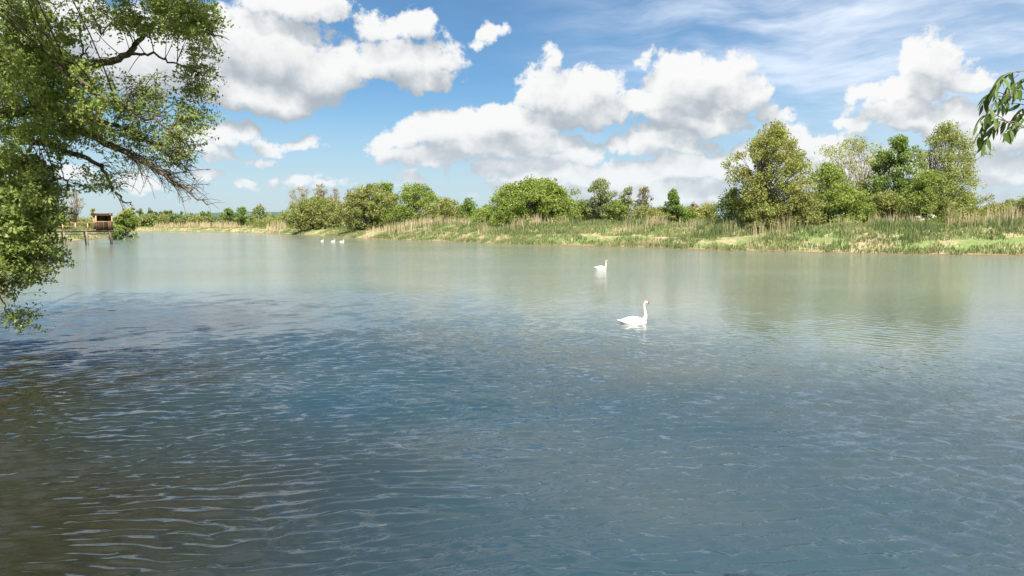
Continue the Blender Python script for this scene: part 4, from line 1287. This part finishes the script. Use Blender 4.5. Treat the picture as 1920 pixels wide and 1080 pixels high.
    # leaf sprays: (x, y, half width, half height, sprays, leaves per spray, depth from, depth to, leaf size)
    REG = [
        (45, 55, 70, 60, 45, 131, 17.0, 21.5, 0.105), (60, 130, 85, 50, 48, 136, 17.0, 21.5, 0.105), (140, 165, 65, 42, 24, 112, 17.2, 20.5, 0.101),
        (20, 215, 70, 50, 36, 131, 17.0, 21.0, 0.105), (120, 215, 75, 36, 24, 112, 17.2, 20.5, 0.101), (180, 12, 80, 28, 14, 74, 18.0, 21.0, 0.097),
        (300, 18, 80, 38, 29, 112, 17.6, 20.0, 0.101), (345, 40, 42, 34, 22, 105, 17.8, 19.6, 0.097), (225, 38, 60, 24, 11, 69, 18.0, 20.0, 0.092),
        (355, 108, 24, 30, 10, 63, 18.6, 19.8, 0.092), (358, 150, 22, 26, 10, 63, 18.4, 19.6, 0.092), (345, 195, 28, 26, 12, 63, 18.0, 19.2, 0.092),
        (270, 165, 55, 34, 14, 54, 18.0, 19.6, 0.088), (245, 215, 70, 36, 19, 54, 17.8, 19.4, 0.088), (325, 240, 30, 26, 12, 66, 17.8, 19.0, 0.092),
        (285, 285, 52, 22, 13, 46, 18.0, 19.2, 0.084), (220, 262, 60, 26, 16, 58, 18.0, 19.4, 0.088), (330, 285, 22, 20, 6, 51, 18.2, 19.0, 0.084), (180, 335, 32, 24, 9, 58, 18.4, 19.4, 0.088),
        (105, 262, 40, 20, 11, 74, 18.0, 20.0, 0.092),
        (20, 320, 70, 40, 37, 131, 17.0, 20.0, 0.105), (60, 345, 42, 34, 23, 124, 17.4, 19.6, 0.101), (20, 400, 62, 44, 37, 136, 16.8, 19.6, 0.105), (54, 400, 32, 34, 20, 117, 17.0, 19.2, 0.101),
        (18, 465, 58, 36, 30, 131, 16.8, 19.2, 0.101), (74, 478, 24, 20, 8, 93, 17.4, 18.8, 0.097), (10, 505, 50, 22, 15, 100, 17.0, 19.0, 0.097), (25, 585, 24, 12, 6, 69, 17.6, 18.0, 0.092), (4, 540, 12, 14, 4, 74, 17.6, 18.0, 0.092),
        (170, 120, 60, 26, 5, 38, 18.5, 20.5, 0.088),
        # beyond the frame: the rest of the crown, seen in the water and by its shade
        (60, -110, 220, 90, 68, 120, 16.0, 22.5, 0.12), (330, -90, 120, 60, 28, 120, 16.5, 20.0, 0.12), (200, -300, 260, 110, 74, 105, 15.5, 22.5, 0.14), (20, -520, 240, 120, 55, 90, 16.5, 22.5, 0.15),
        (-170, 60, 150, 200, 68, 112, 16.5, 22.5, 0.13), (-200, 380, 130, 130, 43, 112, 16.0, 21.0, 0.12), (-420, -60, 200, 260, 55, 90, 17.0, 23.0, 0.15), (-150, -350, 200, 160, 43, 90, 17.0, 23.0, 0.15),
        (-100, -150, 120, 160, 24, 90, 11.5, 16.0, 0.14), (-60, -420, 160, 130, 22, 90, 11.5, 16.0, 0.14),
    ]
    LV = []; LQ = []; nv = 0
    twig = MB()
    for (cx, cy, wx, wy, n, per, d0, d1, ls) in REG:
        for k in range(n):
            r = math.sqrt(rg.random()); th = rg.random() * 6.283
            # ragged inside the ellipse
            px = cx + wx * r * math.cos(th); py = cy + wy * r * math.sin(th)
            c = at(px, py, rg.uniform(d0, d1))
            dist = np.linalg.norm(ND[:, :3] - c, axis=1) + np.where(ND[:, 2] < c[2] - 2.5, 1.0, 0) + np.where(ND[:, 0] > c[0] + 0.2, 1.2, 0)
            i = int(np.argmin(dist)); s = ND[i, :3]
            L = np.linalg.norm(c - s)
            tipdir = np.array([0.65, rg.normal(0, .45), -0.25 + rg.normal(0, .22)]); tipdir /= np.linalg.norm(tipdir)
            tip = c + tipdir * rg.uniform(0.3, 0.65)
            mid = (s + c) / 2 + np.array([0, 0, 0.12 * L]) + rg.normal(0, 0.06 * L + 0.02, 3)
            path = np.concatenate([bez(s, mid, c, 7), bez(c, (c + tip) / 2 + [0, 0, 0.06], tip, 4)[1:]])
            twig.tube(path - O, np.linspace(min(0.018, 0.006 + 0.008 * L), 0.005, len(path)), 4, cap=False)
            m = rg.poisson(per)
            # leaves ride on a few side shoots, spread in a flat spray
            ns = 6
            sd = rg.normal(size=(ns, 3)) * [1, 1, .40]; sd /= np.linalg.norm(sd, axis=1)[:, None]
            st = rg.uniform(0, 1, ns)[:, None]; so = c * (1 - st) + tip * st - (c - s) * 0.12 * (1 - st)
            ln = rg.uniform(0.25, 0.62, ns)[:, None]
            if ls < .15:
                for q_ in range(ns):
                    twig.tube(np.stack([so[q_], so[q_] + sd[q_] * ln[q_] * .5 + [0, 0, .03], so[q_] + sd[q_] * ln[q_]]) - O, [.007, .005, .003], 3, cap=False)
            w_ = rg.integers(0, ns, m)
            u = rg.random(m)[:, None] ** 0.7
            P = so[w_] + sd[w_] * ln[w_] * u + rg.normal(0, 0.065 + 0.25 * max(0, ls - .13), (m, 3))
            v, q_ = leaf_cards(P - O, ls, up=0.6, aspect=0.6, droop=0.35, rg=rg)
            LV.append(v); LQ.append(q_ + nv); nv += len(v)
    # bare hanging twigs at the lower right of the crown
    for k in range(105):
        i = rg.integers(len(ND))
        tgt = None
        px = rg.uniform(200, 350); py = rg.uniform(255, 335) + (px - 200) * 0.22
        s0 = at(px, py, rg.uniform(18.2, 19.2))
        dist = np.linalg.norm(ND[:, :3] - s0, axis=1); s = ND[int(np.argmin(dist)), :3]
        e = s + np.array([rg.uniform(-.15, 1.0), rg.normal(0, .4), rg.uniform(-1.0, 0.25)]) * rg.uniform(.4, 1.2)
        mid = (s + e) / 2 + [0.12, 0, 0.12]
        P = bez(s, mid, e, 7)
        twig.tube(P - O, np.linspace(.012, .005, 7), 4, cap=False)
        for _ in range(3):
            j = rg.integers(2, 6); f = P[j] + np.array([rg.uniform(0, .35), rg.normal(0, .12), rg.uniform(-.32, .1)])
            twig.tube(np.stack([P[j], (P[j] + f) / 2 + [.02, 0, .02], f]) - O, [.007, .006, .004], 3, cap=False)
    # fine twigs at the end of the long limb and around the right edge
    for k in range(60):
        px, py = [(385, 60), (392, 75), (370, 135), (345, 122), (390, 384), (350, 360)][k % 6]
        s0 = at(px + rg.normal(0, 14), py + rg.normal(0, 10), 18.6)
        s = ND[int(np.argmin(np.linalg.norm(ND[:, :3] - s0, axis=1))), :3]
        e = s + np.array([rg.uniform(.0, .5), rg.normal(0, .2), rg.normal(-.05, .22)])
        twig.tube(np.stack([s, (s + e) / 2 + [0, 0, .04], e]) - O, [.009, .007, .004], 3, cap=False)
    wood.build('trunk', M['bark_over'], root, True)
    twig.build('twigs', M['bark_over'], root, True)
    mesh_np('crown', np.concatenate(LV), np.concatenate(LQ), M['leaf_over'], root)


overhanging_tree()

# ------------------------------------------------------------------ the ash sprig that hangs in at the right edge
def ash():
    rg = np.random.default_rng(8)
    tx, ty = 7.8, -1.9
    gz = float(ground_z(np.array([tx]), np.array([ty]))[0])
    root = empty('ash_tree', (tx, ty, gz))
    tag(root, 'ash tree just outside the right edge, its leafy sprig hanging into view', 'tree')
    O = np.array([tx, ty, gz])
    w = MB()
    top = np.array([tx - 0.4, ty + 0.3, gz + 6.5])
    trunk_pts = bez(np.array([tx, ty, gz - 0.3]), np.array([tx + .3, ty, gz + 3]), top, 10)
    w.tube(trunk_pts - O, np.linspace(.2, .05, 10), 10)
    trunk = w.build('trunk', M['bark_grey'], root, True)
    # upper crown, out of view
    pts = top + rg.normal(size=(5200, 3)) * [1.1, 1.0, .8] + [0.9, -.8, 1.0]
    v, q_ = leaf_cards(pts - O, .13, rg=rg); mesh_np('crown', v, q_, M['leaf_ash'], root)
    # leaflet shape shared by all: long pointed blade folded along its midrib
    n = 7; V = []; Q = []
    for i in range(n):
        t = i / (n - 1); wd = 0.5 * math.sin(math.pi * t ** 0.8) ** 0.9 * 0.36 + 0.004
        z = -0.16 * t * t
        V += [(t, -wd, z + .05 * wd * 3), (t, 0, z), (t, wd, z + .05 * wd * 3)]
        if i:
            b0 = (i - 1) * 3
            Q += [[b0, b0 + 1, b0 + 4, b0 + 3], [b0 + 1, b0 + 2, b0 + 5, b0 + 4]]
    lo = mesh_np('leaf', np.array(V), np.array(Q), M['leaf_ash'], smooth=True)
    lme = lo.data; bpy.data.objects.remove(lo)
    D = 3.75
    br = MB()
    A = lambda x, y, d=0.0: at(x, y, D + d)
    stem = [bez(np.array([tx - .1, ty + .1, gz + 4.2]), A(2150, 60, -.4), A(1990, 150), 12), bez(A(1990, 150), A(1955, 195), A(1925, 240), 6),
            bez(A(1925, 240), A(1905, 236), A(1882, 226), 5), bez(A(1990, 150), A(1950, 128), A(1906, 134), 6), bez(A(1955, 190), A(1915, 186), A(1870, 180), 6)]
    for s_, r in zip(stem, (.014, .006, .004, .004, .004)): br.tube(s_ - O, np.linspace(r, r * .5, len(s_)), 6)
    leaves = []
    # compound leaves: rachis from, control, to (pixels of the photograph at that distance)
    RACH = [((1906, 134), (1872, 140), (1868, 168)), ((1912, 136), (1884, 128), (1860, 166)), ((1890, 180), (1852, 158), (1842, 196)), ((1884, 226), (1850, 212), (1836, 256)),
            ((1888, 228), (1850, 196), (1832, 234)), ((1925, 240), (1890, 214), (1862, 240)), ((1925, 240), (1902, 238), (1876, 252)), ((1930, 200), (1898, 186), (1868, 205)),
            ((1940, 170), (1910, 160), (1885, 180)), ((1950, 220), (1915, 205), (1896, 226)), ((1940, 150), (1920, 140), (1902, 158)),
            ((1935, 225), (1905, 222), (1888, 248)), ((1900, 182), (1866, 170), (1852, 214)), ((1910, 140), (1890, 150), (1880, 196)), ((1945, 200), (1920, 196), (1905, 214)), ((1884, 226), (1866, 222), (1846, 270))]
    for (p0, p1, p2) in RACH:
        dd = rg.normal(0, .12, 3)
        path = bez(A(*p0), A(*p1, dd[1] * .5), A(*p2, dd[2]), 9)
        br.tube(path - O, np.linspace(.0026, .0012, 9), 4, cap=False)
        for k in (2, 4, 5, 7, 8):
            tan = path[min(8, k + 1)] - path[k - 1]; tan /= np.linalg.norm(tan)
            sides = (1, -1) if k < 8 else (0,)
            for sg in sides:
                if rg.random() < .12: continue
                out = np.cross(tan, [0, 0, 1]); out /= np.linalg.norm(out) + 1e-9
                d = tan * (.75 if sg else 1) + out * sg * .55 + np.array([0.15, 0, -.75]) + rg.normal(0, .16, 3)
                leaves.append((path[k], d / np.linalg.norm(d), rg.uniform(.058, .094)))
    branch = br.build('branch', M['bark_grey'], root, True)
    for p, d, L in leaves:
        o = link(bpy.data.objects.new('leaf', lme), branch)
        o.location = p - O
        qd = Vector(d).to_track_quat('X', 'Z')
        from mathutils import Quaternion
        o.rotation_mode = 'QUATERNION'
        o.rotation_quaternion = qd @ Quaternion((1, 0, 0), rg.normal(0, .7))
        o.scale = (L, L * rg.uniform(.62, .85), L)


ash()
